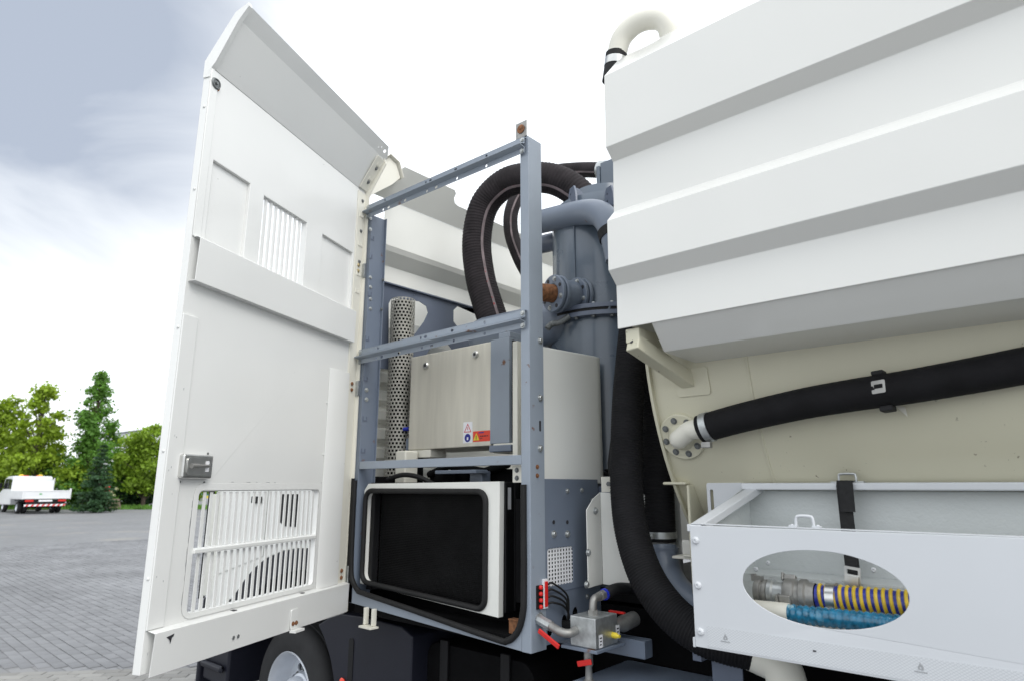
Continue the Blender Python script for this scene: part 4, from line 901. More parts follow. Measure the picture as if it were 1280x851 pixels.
# skirt below: tucks back to the tank, its end mitred
v = [(-1.2, 1.9512, 2.0535), (-1.072, 1.951, 2.0535)]
sk = MB(); X1 = 3.2
pts = [(-1.066, 1.9480, 2.059), (-1.076, 2.050, 1.969), (-1.050, 2.262, 1.952), (-1.050, 2.30, 1.97)]
vs = []
for p_ in pts: vs += [Vector(p_), Vector((X1, p_[1], p_[2]))]
for p_ in pts: vs += [Vector((p_[0]+.004, p_[1]+.003, p_[2]+.004)), Vector((X1, p_[1]+.003, p_[2]+.004))]
fs = [(2*i, 2*i+1, 2*i+3, 2*i+2) for i in range(3)]+[(8+2*i, 8+2*i+2, 8+2*i+3, 8+2*i+1) for i in range(3)]+[(2*i, 2*i+2, 8+2*i+2, 8+2*i) for i in range(3)]
sk.add(vs, fs); sk.build('skirt', 'body_white', body, bevel=.004, ang=12)
b = MB(); b.plate(END, [(1.962, 2.06), (2.055, 1.976), (2.255, 1.960), (2.26, 2.3), (1.962, 2.3)], (), -1.040, -1.036); b.build('end_sheet', 'body_white', body)
b = MB(); b.plate(END, [(1.960, 2.06), (1.960, 2.2), (1.968, 2.24), (1.915, 2.28), (1.918, 2.45), (1.968, 2.50), (1.975, 2.72), (1.93, 2.77), (1.935, 3.06), (2.03, 3.18), (2.27, 3.40), (2.5, 3.4), (2.5, 2.06)], (), -1.155, -1.15); b.build('end_sheet', 'body_white', body)
for px, py in ((759, 107), (763, 290), (775.5, 382), (775.5, 397)):
    q = PY(px, py, 1.92 if py < 300 else 1.951); bolt(body, q, (0, -1, 0), .0045, 'disc', 'ink', 'rivet_hole')
for px, py in ((1104, 172),): bolt(body, PY(px, py, 1.906), (0, -1, 0), .003, 'disc', 'ink_grey', 'rivet_hole')
# white vent pipe arching over the body's top edge
vp = [PY(769, 90, 2.16), PY(771, 70, 2.16), PY(778, 47, 2.16), PY(797, 29, 2.17), PY(820, 24, 2.19), PY(834, 33, 2.21), PY(838, 55, 2.23), PY(838, 90, 2.23)]
b = MB(); b.tube(spline(vp, 8), .044, 24); vpo = b.build('vent_pipe', 'cream_clean', truck)
b = MB(); b.tube([PY(766, 103, 2.16), PY(769.5, 80, 2.16), PY(770.5, 68, 2.16)], .0475, 24); hs2 = b.build('vent_hose', 'rubber', vpo)
b = MB(); b.tube([PY(769, 84, 2.16), PY(770, 75, 2.16)], .0495, 24); b.build('vent_clamp', 'bright_steel', vpo)

# ------------------------------------------------ tank
TY, TZ_, TR, TX = 3.40, 2.147, 1.19, -1.25
b = MB(); TFm = Fr((TX, TY, TZ_), (0, 1, 0), (0, 0, 1), (1, 0, 0))
b.lathe(TFm, [(TR-.02, .012), (TR-.02, 4.3)], 160, cap=False); b.lathe(TFm, [(.01, -.03), (.5, -.025), (TR-.1, -.004), (TR-.022, .004)], 120)
tank = b.build('tank', 'cream', truck)
b = MB(); b.lathe(TFm, [(TR-.03, 0), (TR, 0), (TR, .012), (TR-.03, .012)], 160, cap=False); b.build('tank_rim', 'cream', tank, ang=30)
for xs_ in (-.86, ):
    b = MB(); b.lathe(Fr((xs_, TY, TZ_), (0, 1, 0), (0, 0, 1), (1, 0, 0)), [(TR-.021, 0), (TR-.016, .003), (TR-.016, .008), (TR-.021, .011)], 160, cap=False); b.build('weld_seam', 'cream', tank)
def tanksurf(z): d = z-TZ_; return TY-math.sqrt((TR-.02)**2-d*d)
# brace from body to tank
p0 = Vector((-1.150, 1.962, 2.00)); p1 = PY(860, 476, tanksurf(1.885)); p1.y += .01; dr = (p1-p0).normalized(); a = Vector((1, 0, 0)); a = (a-dr*a.dot(dr)).normalized(); c = dr.cross(a)
f = Fr(p0, a, c, dr); b = MB(); b.box(f, -.028, .028, -.028, .028, 0, (p1-p0).length); br3 = b.build('brace', 'cream', truck, bevel=.005, seg=3)
q = Vector((-1.148, 1.96, 2.0)); b = MB(); b.box(WORLD, -1.178, -1.122, 1.962, 2.2, 2.0, 2.052); b.build('brace_head', 'cream', br3, bevel=.004)
fz = frame_z(p1, (0, -math.cos(.22), -math.sin(.22))); b = MB(); b.plate(fz, rrect(-.05, .085, -.055, .05, .012), (), .0, .016); b.build('brace_pad', 'cream', br3, bevel=.002)
bolt(br3, f(-.004, -.004, -.001), -dr, .007, 'disc', 'ink', 'hole')
# bolted flange with elbow
zf = 1.69; yf = tanksurf(zf); fx = PY(853, 537, yf).x; nf = Vector((0, -(TY-yf), zf-TZ_)).normalized(); ff = frame_z((fx, yf, zf), nf); ff.a *= 1.07; ff.b *= 1.07
b = MB(); hl = []
for k_ in range(8):
    a = R(45*k_+12)
    ca, sa = math.cos(a), math.sin(a); a2 = a+.16
    hl.append(a)
b.lathe(ff, [(.03, -.01), (.083, -.01), (.085, -.007), (.085, .010), (.082, .013), (.05, .013)], 48, cap=False); b.lathe(ff, [(.05, .0128), (.042, .02), (.03, .035)], 36, cap=False)
fl2 = b.build('pipe_flange', 'cream', truck, ang=30)
for a in hl:
    p_ = ff(math.cos(a)*.064, math.sin(a)*.064, .0135); bolt(fl2, p_, nf, .0098, 'hex', 'bolt_dark')
    m_ = MB(); c1 = a+.11; c2 = a+.33
    ring = [ (math.cos(c1+(c2-c1)*i/5)*.0705, math.sin(c1+(c2-c1)*i/5)*.0705) for i in range(6)]+[(math.cos(c2-(c2-c1)*i/5)*.0575, math.sin(c2-(c2-c1)*i/5)*.0575) for i in range(6)]
    m_.plate(ff, ring, (), .0132, .0138); m_.build('slot', 'ink_grey', fl2).data.materials[0] = MT['cream']
c0 = ff(0, 0, .02); el0 = [ff(0, 0, .01), ff(0, 0, .035), PY(862, 538, yf-.055), PY(872, 536, yf-.068), PY(884, 534, yf-.072)]
b = MB(); b.tube(spline(el0, 8), .036, 24); b.build('pipe_elbow', 'cream_clean', fl2)
YH = yf-.072
h5 = [PY(876, 536, YH), PY(886, 533, YH), PY(930, 521, YH), PY(1000, 505, YH-.005), PY(1060, 494.5, YH-.01), PY(1130, 484, YH-.01), PY(1210, 470, YH-.005), PY(1300, 453, YH), PY(1420, 430, YH)]
h5 += [h5[-1]+Vector((.55, 0, .085)), h5[-1]+Vector((1.2, .0, .14)), h5[-1]+Vector((2.2, .03, .16))]
o5, l5 = ribbed('pressure_hose', h5, .0515, 'hose_black', truck, pitch=.03, amp=.003, n=28)
a_, c_ = PY(881, 534.5, YH), PY(889, 532, YH); b = MB(); b.tube([a_, c_], .0555, 28); b.build('hose_clamp', 'galv', o5)
b = MB(); q = PY(882, 556, YH-.02); b.box(WORLD, q.x-.014, q.x+.022, q.y-.012, q.y+.012, q.z-.01, q.z+.012); b.build('clamp_screw', 'cast', o5, bevel=.003)
# strap holding the hose
q = PY(1104, 488, YH); tn = (PY(1110, 487, YH)-PY(1098, 489, YH)).normalized()
b = MB(); b.tube([q-tn*.017, q+tn*.017], .0550, 28); sp5 = b.build('hose_strap', 'strap', o5)
b = MB(); f = Fr(q, tn, Vector((0, 0, 1))-tn*tn.z); b.box(f, -.018, .017, .048, .062, -.02, .03); b.build('strap_loop', 'strap', o5, bevel=.004); b = MB(); b.box(f, -.017, .02, -.066, -.048, -.03, .03); b.build('strap_loop', 'strap', o5, bevel=.004)
b = MB(); b.plate(Fr(q, tn, (0, .1, 1), (0, -1, 0)), rrect(-.019, .019, -.014, .026, .004), [rrect(-.012, .012, .001, .014, .002)], .0555, .062); b.build('buckle', 'cast', o5, bevel=.002)
b = MB(); b.plate(Fr(q+Vector((.025, .05, -.06)), (1, 0, 0), (0, 0, 1), (0, 1, 0)), [(-.01, .02), (.02, .01), (.022, -.02)], (), 0, .004); b.build('strap_lug', 'cream_clean', tank)
# saddle bracket below the tank
b = MB(); q = PY(845, 603, 2.40)
b.box(WORLD, q.x-.05, q.x+.05, 2.38, 2.7, q.z-.008, q.z+.004); q2 = PY(861, 640, 2.38); b.box(WORLD, q2.x-.006, q2.x+.006, 2.38, 2.7, 1.1, q.z-.0085); b.build('saddle', 'cream', truck, bevel=.006, seg=3)

# ------------------------------------------------ hose tray
TY0 = 1.90; BX = 1.6
eh = ell(-.579, 1.2335, .208, .0975, 64)
b = MB(); b.plate(SIDE, [(-.945, 1.037), (BX, 1.037), (BX, 1.392), (-.941, 1.383)], [eh], TY0, TY0+.003)
tray = b.build('hose_tray', 'tray_white', truck, bevel=.0015)
b = MB(); b.box(SIDE, -.953, -.9455, 1.034, 1.062, TY0, TY0+.02); b.box(SIDE, -.950, -.9415, 1.365, 1.386, TY0-.001, TY0+.03); b.build('corner_tab', 'tray_white', tray, bevel=.002)
b = MB(); b.box(WORLD, -.940, BX, TY0+.0035, 2.40, 1.042, 1.05); b.build('tray_floor', 'tray_inner', tray)
b = MB(); b.box(WORLD, -.938, BX, 2.38, 2.384, 1.0505, 1.485); b.box(WORLD, -.938, BX, 2.22, 2.379, 1.21, 1.216); b.box(WORLD, -.938, BX, 2.2195, 2.2235, 1.0505, 1.2095); b.build('back_wall', 'tray_inner', tray)
b = MB(); b.plate(END, [(TY0+.0035, 1.0505), (2.379, 1.0505), (2.379, 1.50), (2.36, 1.50), (TY0+.0035, 1.37)], (), -.940, -.937); b.build('side_wall', 'tray_inner', tray)
p0, p1 = Vector((-.945, TY0+.004, 1.372)), Vector((-.925, 2.40, 1.497)); dr = (p1-p0).normalized(); f = Fr(p0, (1, 0, 0), dr.cross(Vector((1, 0, 0))) * -1, dr)
b = MB(); b.box(f, -.003, .040, -.014, .012, 0, (p1-p0).length); b.build('side_rim', 'tray_white', tray, bevel=.004)
b = MB(); b.box(WORLD, -.945, BX, 2.325, 2.41, 1.487, 1.512); b.build('back_rim', 'tray_white', tray, bevel=.006)
b = MB(); xa = PY(881, 603, 2.40).x; xb = PY(935, 603, 2.40).x; hh = rrect(xa+.013, xa+.026, 1.40, 1.488, .006)
b.plate(SIDE, rrect(xa, xb-.02, 1.2, 1.513, .008), [hh], 2.412, 2.418); b.build('mount_plate', 'tray_white', tray, bevel=.002)
b = MB(); b.box(WORLD, -.939, BX, TY0+.004, TY0+.03, 1.386, 1.389); b.build('front_rim', 'tray_white', tray, bevel=.001)
for py in (675, 731, 789):
    q = PY(869.5+(py-675)*.055, py, TY0); bolt(tray, q, (0, -1, 0), .0115, 'round', 'tray_white')
hx = PY(1004, 650, TY0+.01); b = MB()
b.tube(spline([(hx.x-.024, TY0+.02, 1.385), (hx.x-.022, TY0+.02, 1.412), (hx.x-.014, TY0+.02, 1.419), (hx.x+.014, TY0+.02, 1.419), (hx.x+.022, TY0+.02, 1.412), (hx.x+.024, TY0+.02, 1.385)], 5), .0042, 10)
b.box(WORLD, hx.x-.042, hx.x-.020, TY0+.012, TY0+.03, 1.3895, 1.394); b.box(WORLD, hx.x+.020, hx.x+.042, TY0+.012, TY0+.03, 1.3895, 1.394); hd = b.build('strap_loop', 'tray_white', tray)
for dx in (-.034, .034): bolt(tray, Vector((hx.x+dx, TY0+.02, 1.394)), (0, 0, 1), .005, 'round', 'tray_white')
# reflective tape with two small printed emblems
xl = PY(884, 790, TY0).x
b = MB(); b.plate(SIDE, [(xl, 1.043), (BX, 1.043), (BX, 1.1005), (xl, 1.1005)], (), TY0-.0012, TY0-.0004); tape = b.build('reflective_tape', 'tape', tray)
for px, py in ((907, 797), (1151, 834)):
    q = PY(px, py, TY0); b = MB(); EF = Fr(q, (.72, 0, 0), (0, 0, .72), (0, 1, 0))
    b.plate(EF, [(-.008, -.006), (.008, -.006), (.009, .002), (.004, .012), (.003, .006), (0, .018), (-.004, .007), (-.008, .003)], [ell(0, 0, .003, .004, 8)], -.0020, -.0013)
    for i in range(7): b.box(EF, -.019+i*.0055, -.0155+i*.0055, -.015, -.011, -.0020, -.0013)
    b.build('printed_emblem', 'ink_grey', tape)
b = MB(); q = PY(1018.5, 813, TY0); b.box(SIDE, q.x-.004, q.x+.004, q.z-.002, q.z+.002, TY0-.0022, TY0-.0013); b.build('mark', 'ink', tape)
# tie-down strap over the back rim
sx = PY(1059, 600, 2.37).x
b = MB(); b.strip(Fr((0, 0, 0), (0, 1, 0), (0, 0, 1), (1, 0, 0)), [(2.385, 1.518), (2.325, 1.519), (2.314, 1.50), (2.314, 1.40), (2.314, 1.20)], .003, sx-.021, sx+.021); stp = b.build('tie_strap', 'strap', tray)
b = MB(); b.strip(Fr((0, 0, 0), (0, 1, 0), (0, 0, 1), (1, 0, 0)), [(2.312, 1.515), (2.306, 1.45), (2.304, 1.42)], .003, sx-.012, sx+.030); b.build('strap_tail', 'strap', stp)
b = MB(); b.tube(spline([(sx-.026, 2.375, 1.513), (sx-.026, 2.375, 1.532), (sx-.02, 2.375, 1.54), (sx+.02, 2.375, 1.54), (sx+.026, 2.375, 1.532), (sx+.026, 2.375, 1.513)], 4), .004, 8); b.box(WORLD, sx-.05, sx+.05, 2.362, 2.39, 1.5125, 1.516); b.build('strap_eye', 'galv', stp)
qb = PY(1067, 716, 2.19); b = MB(); b.box(WORLD, sx-.021, sx+.021, 2.326, 2.3335, 1.12, 1.205); 
xq = PY(1064, 700, 2.21).x; b2 = MB(); b2.strip(Fr((0, 0, 0), (0, 1, 0), (0, 0, 1), (1, 0, 0)), [(2.205, 1.33), (2.20, 1.262)], .003, xq-.016, xq+.016); b2.build('strap_end', 'strap', stp)
b = MB(); f = Fr((xq+.004, 2.198, 1.235), (1, 0, -.12), (.1, 0, 1), (0, 1, 0)); b.plate(f, rrect(-.022, .022, -.025, .030, .003), [rrect(-.015, .015, .008, .022, .002)], -.012, -.004); b.box(f, -.018, .018, -.03, .005, -.020, -.0125); b.build('strap_buckle', 'bright_steel', stp, bevel=.002)
for px, py in ((945, 711), (1092, 712), (960, 703)):
    q = PY(px, py, 2.215); bolt(tray, q, (0, -1, 0), .008, 'round', 'tray_white')

# ------------------------------------------------ valve manifold and grease block
VX = -1.43; v0 = PX(745, 812, VX)
b = MB(); b.box(WORLD, VX-.115, VX, v0.y, v0.y+.15, v0.z, v0.z+.105); mf = b.build('valve_manifold', 'galv', truck, bevel=.004)
b = MB(); b.box(WORLD, VX-.15, VX+.012, v0.y-.012, v0.y+.18, v0.z-.012, v0.z-.001); b.build('manifold_shelf', 'grey', truck, bevel=.002)
def label_at(px, py, dy, dz):
    q = PX(px, py, VX); b = MB(); b.box(END, q.y-dy, q.y+dy, q.z-dz, q.z+dz, VX+.0005, VX+.0012); l_ = b.build('label', 'sticker', mf)
    b = MB()
    for i in range(3): b.box(END, q.y-dy*.6, q.y+dy*(.2+.2*i), q.z-dz*.6+i*dz*.5, q.z-dz*.6+i*dz*.5+dz*.2, VX+.0013, VX+.0017)
    b.build('print', 'ink', l_)
label_at(751, 801, .012, .022); label_at(772, 789, .012, .024)
q = PX(766, 793, VX); b = MB(); b.tube([q, q+Vector((.018, -.004, 0)), q+Vector((.024, -.005, 0)), q+Vector((.034, -.006, 0))], [.011, .011, .007, .006], 12); b.build('drain_plug', 'yellow', mf)
# pipes
fzq = PX(735, 800, VX-.115)
a_ = Vector((VX-.09, v0.y, v0.z+.055))
b = MB(); b.tube(spline([a_+Vector((0, .0, 0)), a_+Vector((0, -.035, -.005)), a_+Vector((-.03, -.055, .0)), a_+Vector((-.10, -.05, .02)), a_+Vector((-.16, -.045, .035))], 6), .0155, 14); pl = b.build('valve_pipe', 'cast', mf)
b = MB(); b.tube([a_+Vector((-.075, -.052, .012)), a_+Vector((-.135, -.048, .028))], .0195, 8); b.build('pipe_union', 'galv', mf)
b = MB(); f = Fr(a_+Vector((-.09, -.085, -.01)), Vector((.9, 0, -.42)).normalized(), Vector((.42, 0, .9)).normalized(), (0, 1, 0)); b.box(f, -.02, .085, -.009, .009, -.004, .004); b.build('lever', 'red', mf, bevel=.003)
t_ = Vector((VX-.05, v0.y+.06, v0.z+.105)); b = MB(); b.tube(spline([t_, t_+Vector((0, 0, .03)), t_+Vector((.0, .01, .055)), t_+Vector((0, .04, .06)), t_+Vector((0, .09, .065))], 5), .0145, 12); b.tube([t_, t_+Vector((0, 0, .018))], .020, 6); b.tube([t_+Vector((0, .05, .062)), t_+Vector((0, .075, .064))], .019, 6); b.build('elbow_fitting', 'cast', mf)
b = MB(); b.tube([t_+Vector((0, .078, .064)), t_+Vector((0, .09, .065))], .022, 12); b.build('blue_ring', 'blue', mf); b = MB(); b.tube(spline([t_+Vector((0, .09, .065)), t_+Vector((.02, .15, .08)), t_+Vector((.02, .3, .06))], 5), .022, 12); b.build('fitting_hose', 'rubber', mf)
r_ = Vector((VX-.03, v0.y+.15, v0.z+.055)); b = MB(); b.tube([r_, r_+Vector((.01, .05, 0)), r_+Vector((.012, .06, 0)), r_+Vector((.02, .14, .01))], [.022, .025, .031, .029], 16); b.build('outlet', 'brass', mf).data.materials[0] = MT['cast']
b = MB(); b.box(WORLD, r_.x-.03, r_.x+.04, r_.y+.03, r_.y+.045, r_.z+.042, r_.z+.05); b.build('lever', 'red', mf, bevel=.002)
u_ = Vector((VX-.055, v0.y+.03, v0.z-.012)); b = MB(); b.tube([u_, u_-Vector((0, 0, .05)), u_-Vector((0, 0, .06)), u_-Vector((0, 0, .10)), u_-Vector((0, 0, .105)), u_-Vector((0, 0, .14))], [.017, .017, .012, .014, .022, .021], 12); b.build('drain_valve', 'cast', mf)
b = MB(); f = Fr(u_+Vector((-.015, -.022, -.045)), Vector((.9, 0, .25)).normalized(), Vector((-.25, 0, .9)).normalized(), (0, 1, 0)); b.box(f, -.02, .045, -.010, .010, -.004, .004); b.build('lever', 'red', mf, bevel=.003)
b = MB(); b.tube([(-1.70, 2.22, .95), (-1.56, 2.20, .97)], .020, 12); b.build('hose_tail', 'rubber', mf)
q0 = PY(806, 812, 2.30); b = MB(); b.box(WORLD, -1.9, q0.x, 2.30, 2.36, q0.z-.035, q0.z+.03); b.build('support_beam', 'grey', truck, bevel=.004)
# grease block on the post
gz = PX(684, 741, XC).z
b = MB(); b.box(WORLD, XC+.0005, XC+.010, 2.066, 2.0925, gz-.052, gz+.056); gb = b.build('grease_block', 'sticker', truck, bevel=.001)
b = MB(); b.box(WORLD, XC+.0105, XC+.016, 2.071, 2.087, gz-.045, gz+.048); b.build('block_bar', 'red', gb, bevel=.002)
b = MB(); b.box(WORLD, XC+.0005, XC+.008, 2.030, 2.0655, gz-.050, gz+.036); b.build('block_base', 'black', gb, bevel=.001)
for i in range(4):
    z = gz-.042+i*.0235; b = MB(); b.lathe(frame_z((XC+.008, 2.048, z), (1, -.5, 0)), [(.0085, 0), (.009, .005), (.007, .010), (.004, .012), (.001, .012)], 12); b.build('nipple_cap', 'red', gb)
    b = MB(); b.tube(spline([(XC+.008, 2.094, z+.006), (XC+.02, 2.115, z+.008), (XC+.03, 2.17+.008*i, z-.012-.012*i), (XC+.02, 2.215-.004*i, gz-.10-.004*i), (XC-.01, 2.215, .955)], 6), .0042, 8); b.build('grease_line', 'rubber', gb)
# white angled guard panel
b = MB(); b.plate(END, [(2.255, 1.10), (2.36, 1.105), (2.36, 1.475), (2.305, 1.45), (2.255, 1.405)], (), -1.575, -1.571); gp = b.build('guard_panel', 'white', truck, bevel=.002)
b = MB(); f = Fr((-1.571, 2.36, 0), Vector((.80, .6, 0)), (0, 0, 1)); b.plate(f, [(0, 1.105), (.30, 1.06), (.30, 1.46), (0, 1.475)], (), 0, .004); b.build('guard_face', 'white', gp, bevel=.002)
b = MB(); b.box(f, .005, .06, 1.476, 1.54, 0, .004); b.build('guard_tab', 'cream_clean', gp, bevel=.003); bolt(gp, f(.035, 1.51, -.001), -f.c if f.c.y > 0 else f.c, .011, 'hex', 'bolt_dark')
for px, py in ((744, 638), (735, 690), (733, 730)): bolt(gp, PX(px, py, -1.571), (1, 0, 0), .011, 'hex', 'galv')
b = MB(); q = PY(752, 592+25, 2.5); b.box(WORLD, -1.70, -1.5, 2.50, 2.56, 1.47, 1.50); b.build('cross_tie', 'grey_dark', truck, bevel=.003)
for i in range(4):
    b = MB(); y_ = 2.6+.03*i; b.tube(spline([(-1.72, y_, 1.56+.015*i), (-1.55, y_+.03, 1.54+.01*i), (-1.42, y_+.05, 1.57)], 6), .009, 8); b.build('cable', 'rubber', truck)
b = MB(); b.strip(Fr((0, 0, 0), (0, 1, 0), (0, 0, 1), (1, 0, 0)), [(2.48, 1.5), (2.47, 1.6), (2.50, 1.70), (2.53, 1.72)], .003, -1.60, -1.57); cs = b.build('clip_strap', 'rubber', truck)
b = MB(); b.box(WORLD, -1.595, -1.56, 2.50, 2.51, 1.70, 1.745); b.build('clip_buckle', 'brass', cs)

# ------------------------------------------------ lower body: toolbox top, chassis, outlet pipe, mudguard, wheels
b = MB(); b.plate(WORLD, rrect(-1.535, .9, 1.97, 2.478, .02), (), .40, .80); b.build('tool_box', 'grey', truck, bevel=.012, seg=3)
b = MB(); b.box(WORLD, -4.5, 3.3, 2.78, 2.86, .62, .88); b.box(WORLD, -4.5, 3.3, 3.54, 3.62, .62, .88)
for x_ in (-3.0, -1.9, -.6, 1.0): b.box(WORLD, x_, x_+.1, 2.861, 3.539, .66, .84)
b.build('chassis', 'black', truck, bevel=.004)
b = MB(); b.box(WORLD, -1.72, 2.6, 2.50, 2.52, .30, 1.0); b.box(WORLD, -1.7, 2.6, 2.55, 3.9, .90, .98); b.build('splash_guard', 'black_matt', truck)
b = MB(); b.plate(SIDE, rrect(-2.42, -1.78, .38, .80, .07, 6), (), 2.16, 2.68); b.build('fuel_tank', 'black_matt', truck, bevel=.02, seg=3)
for x_ in (-2.32, -1.95): S('tank_strap', 'black', truck, (x_, x_+.05, 2.145, 2.159, .38, .82))
b = MB(); b.tube(spline([PY(920, 806, 2.30), PY(950, 818, 2.28), PY(975, 832, 2.27), PY(985, 862, 2.26), PY(986, 900, 2.26)], 8), .062, 24); b.build('outlet_pipe', 'cream_clean', truck)
b = MB(); q = PY(905, 834, 2.28); b.box(WORLD, q.x-.05, q.x+.06, 2.29, 2.30, q.z-.06, q.z+.05); b.box(WORLD, q.x-.085, q.x-.052, 2.22, 2.30, q.z+.02, q.z+.075); pb = b.build('pipe_bracket', 'grey_dark', truck, bevel=.003)
for dx in (-.03, .03): bolt(pb, Vector((q.x+dx, 2.29, q.z+.02)), (0, -1, 0), .008, 'hex', 'galv')
# front wheel
WC = Vector((-3.52, 2.24, .366)); WF = Fr(WC, (1, 0, 0), (0, 0, 1), (0, -1, 0))     # c axis points outwards
b = MB(); rt = .366; wd = .12
b.lathe(WF, [(.210, -wd), (.325, -wd-.006), (.356, -wd+.02), (rt, -wd+.04), (rt, -.062), (rt-.009, -.058), (rt-.009, -.05), (rt, -.046), (rt, -.008), (rt-.009, -.004), (rt-.009, .004), (rt, .008), (rt, .046), (rt-.009, .05), (rt-.009, .058), (rt, .062), (rt, wd-.04), (.356, wd-.02), (.334, wd), (.285, wd+.008), (.232, wd+.004), (.217, wd-.006), (.210, wd-.03), (.210, -wd)], 64, cap=False)
wh = b.build('wheel', 'tyre', truck, ang=50)
b = MB(); b.lathe(WF, [(.209, -wd), (.209, wd-.03), (.218, wd-.008), (.224, wd+.004), (.220, wd+.010), (.211, wd+.002), (.200, wd-.035), (.192, .02), (.17, -.005)], 56, cap=False); b.build('rim', 'rim', wh, ang=50)
hl = [ell(.135*math.cos(R(36*k_+18)), .135*math.sin(R(36*k_+18)), .022, .022, 14) for k_ in range(10)]
b = MB(); ring = ell(0, 0, .1915, .1915, 56); b.plate(WF, ring, hl+[ell(0, 0, .10, .10, 30)], .0, .012); b.lathe(WF, [(.10, .012), (.105, .03), (.098, .055), (.085, .06), (.083, .10), (.07, .115), (.01, .12)], 32, cap=False); b.build('wheel_disc', 'rim', wh)
for k_ in range(10): bolt(wh, WF(.118*math.cos(R(36*k_)), .118*math.sin(R(36*k_)), .013), (0, -1, 0), .012, 'hex', 'bolt_dark', 'wheel_nut')
b = MB(); b.lathe(Fr(WC, (1, 0, 0), (0, 0, 1), (0, -1, 0)), [(.10, -.12), (.13, -.12), (.13, .0)], 24, cap=False); b.build('brake_drum', 'black', wh)
# far side and rear wheels, seen under the truck
def dupwheel(M):
    c = wh.copy(); col.objects.link(c); c.matrix_basis = M @ wh.matrix_basis
    for ch in wh.children:
        d = ch.copy(); col.objects.link(d); d.parent = c
    return c
dupwheel(Matrix.Translation((-3.52, 4.2, 0)) @ Matrix.Rotation(math.pi, 4, 'Z') @ Matrix.Translation((3.52, -2.24, 0)))
for x_ in (1.6,):
    dupwheel(Matrix.Translation((x_+3.5, .05, 0))); dupwheel(Matrix.Translation((x_, 4.15, 0)) @ Matrix.Rotation(math.pi, 4, 'Z') @ Matrix.Translation((3.52, -2.24, 0)))
# mudguard behind the wheel (dark plastic), plus arch liner
b = MB(); arc = lambda r, a0, a1, n: [(-3.50+r*math.cos(R(a0+(a1-a0)*i/n)), .385+r*math.sin(R(a0+(a1-a0)*i/n))) for i in range(n+1)]
poly = [(-2.42, .30), (-2.42, .83), (-2.50, .862), (-2.80, .870), (-2.98, .862), (-3.06, .845)]+arc(.505, 52, -8, 12)+[(-2.98, .30)]
b.plate(SIDE, poly, (), 2.065, 2.55); mg = b.build('mudguard', 'plastic', truck, bevel=.035, seg=4)
b = MB(); b.plate(SIDE, rrect(-2.90, -2.86, .56, .76, .015), (), 2.062, 2.066); b.build('grip_recess', 'black', mg)
b = MB(); b.plate(SIDE, rrect(-2.89, -2.87, .52, .55, .004), (), 2.058, 2.062); b.build('clip', 'galv', mg)
b = MB(); q = PY(428, 849, 2.06); b.lathe(frame_z((q.x, 2.065, q.z-.012), (0, -1, 0)), [(.018, 0), (.022, .008), (.01, .014), (.001, .014)], 14); b.build('side_marker', 'orange_red', mg)
# cab, behind the cover door
AR = .63
b = MB(); archp = [(-3.52+AR*math.cos(R(t_)), .62+AR*math.sin(R(t_))) for t_ in range(0, 181, 10)]
cprof = [(-2.98+.03, .98)]+[(-3.20, .98)]+[p_ for p_ in archp if p_[1] > .98 and p_[0] > -4.1 and p_[0] < -3.2]+[(-4.10, .90), (-4.12, .62), (-4.37, .62), (-4.39, 1.3), (-4.33, 2.0), (-4.16, 2.42), (-4.0, 2.50), (-3.35, 2.50), (-3.25, 2.40)]
ARC = [(-3.16, 1.176), (-3.334, 1.166), (-3.492, 1.143), (-3.664, 1.092), (-3.776, 1.035), (-3.871, .969), (-3.95, .90), (-4.02, .84)]
cprof = ARC+[(-4.12, .80)]+cprof[cprof.index((-4.37, .62)):]
b.plate(SIDE, cprof, (), 2.0, 4.3); cab2 = b.build('cab', 'white', truck, bevel=.03, seg=3)
b = MB(); b.plate(SIDE, [(-3.75, 1.55), (-3.75, 2.25), (-4.06, 2.25), (-4.27, 1.65), (-4.27, 1.55)], (), 1.990, 1.999); b.build('window', 'glass_dark', cab2)
b = MB(); b.plate(SIDE, [(-3.70, 1.10), (-4.26, .95), (-4.30, 1.5), (-4.30, 1.66), (-4.08, 2.30), (-3.70, 2.30)], [[(-3.74, 1.54), (-4.285, 1.54), (-4.285, 1.655), (-4.07, 2.262), (-3.74, 2.262)]], 1.994, 1.9985); b.build('door', 'white', cab2, bevel=.003)
b = MB(); b.box(SIDE, -3.86, -3.76, 1.40, 1.44, 1.975, 1.9935); b.build('door_handle', 'black', cab2, bevel=.004)
vq = [PY(x_, y_, 2.0) for x_, y_ in ((352, 617), (373, 617), (372, 658), (356, 657), (350, 650))]
b = MB(); b.plate(SIDE, [(q.x, q.z) for q in vq], (), 1.992, 1.9995); b.build('air_intake', 'black', cab2)
b = MB(); b.plate(SIDE, [(-4.36, .82), (-4.35, 1.45), (-4.33, 1.45), (-4.34, .82)], (), 1.95, 1.9995); b.build('corner_deflector', 'white', cab2, bevel=.004)
b = MB(); b.box(SIDE, -4.392, -4.375, .80, 1.50, 1.95, 1.985); b.build('grab_rail', 'black', cab2)
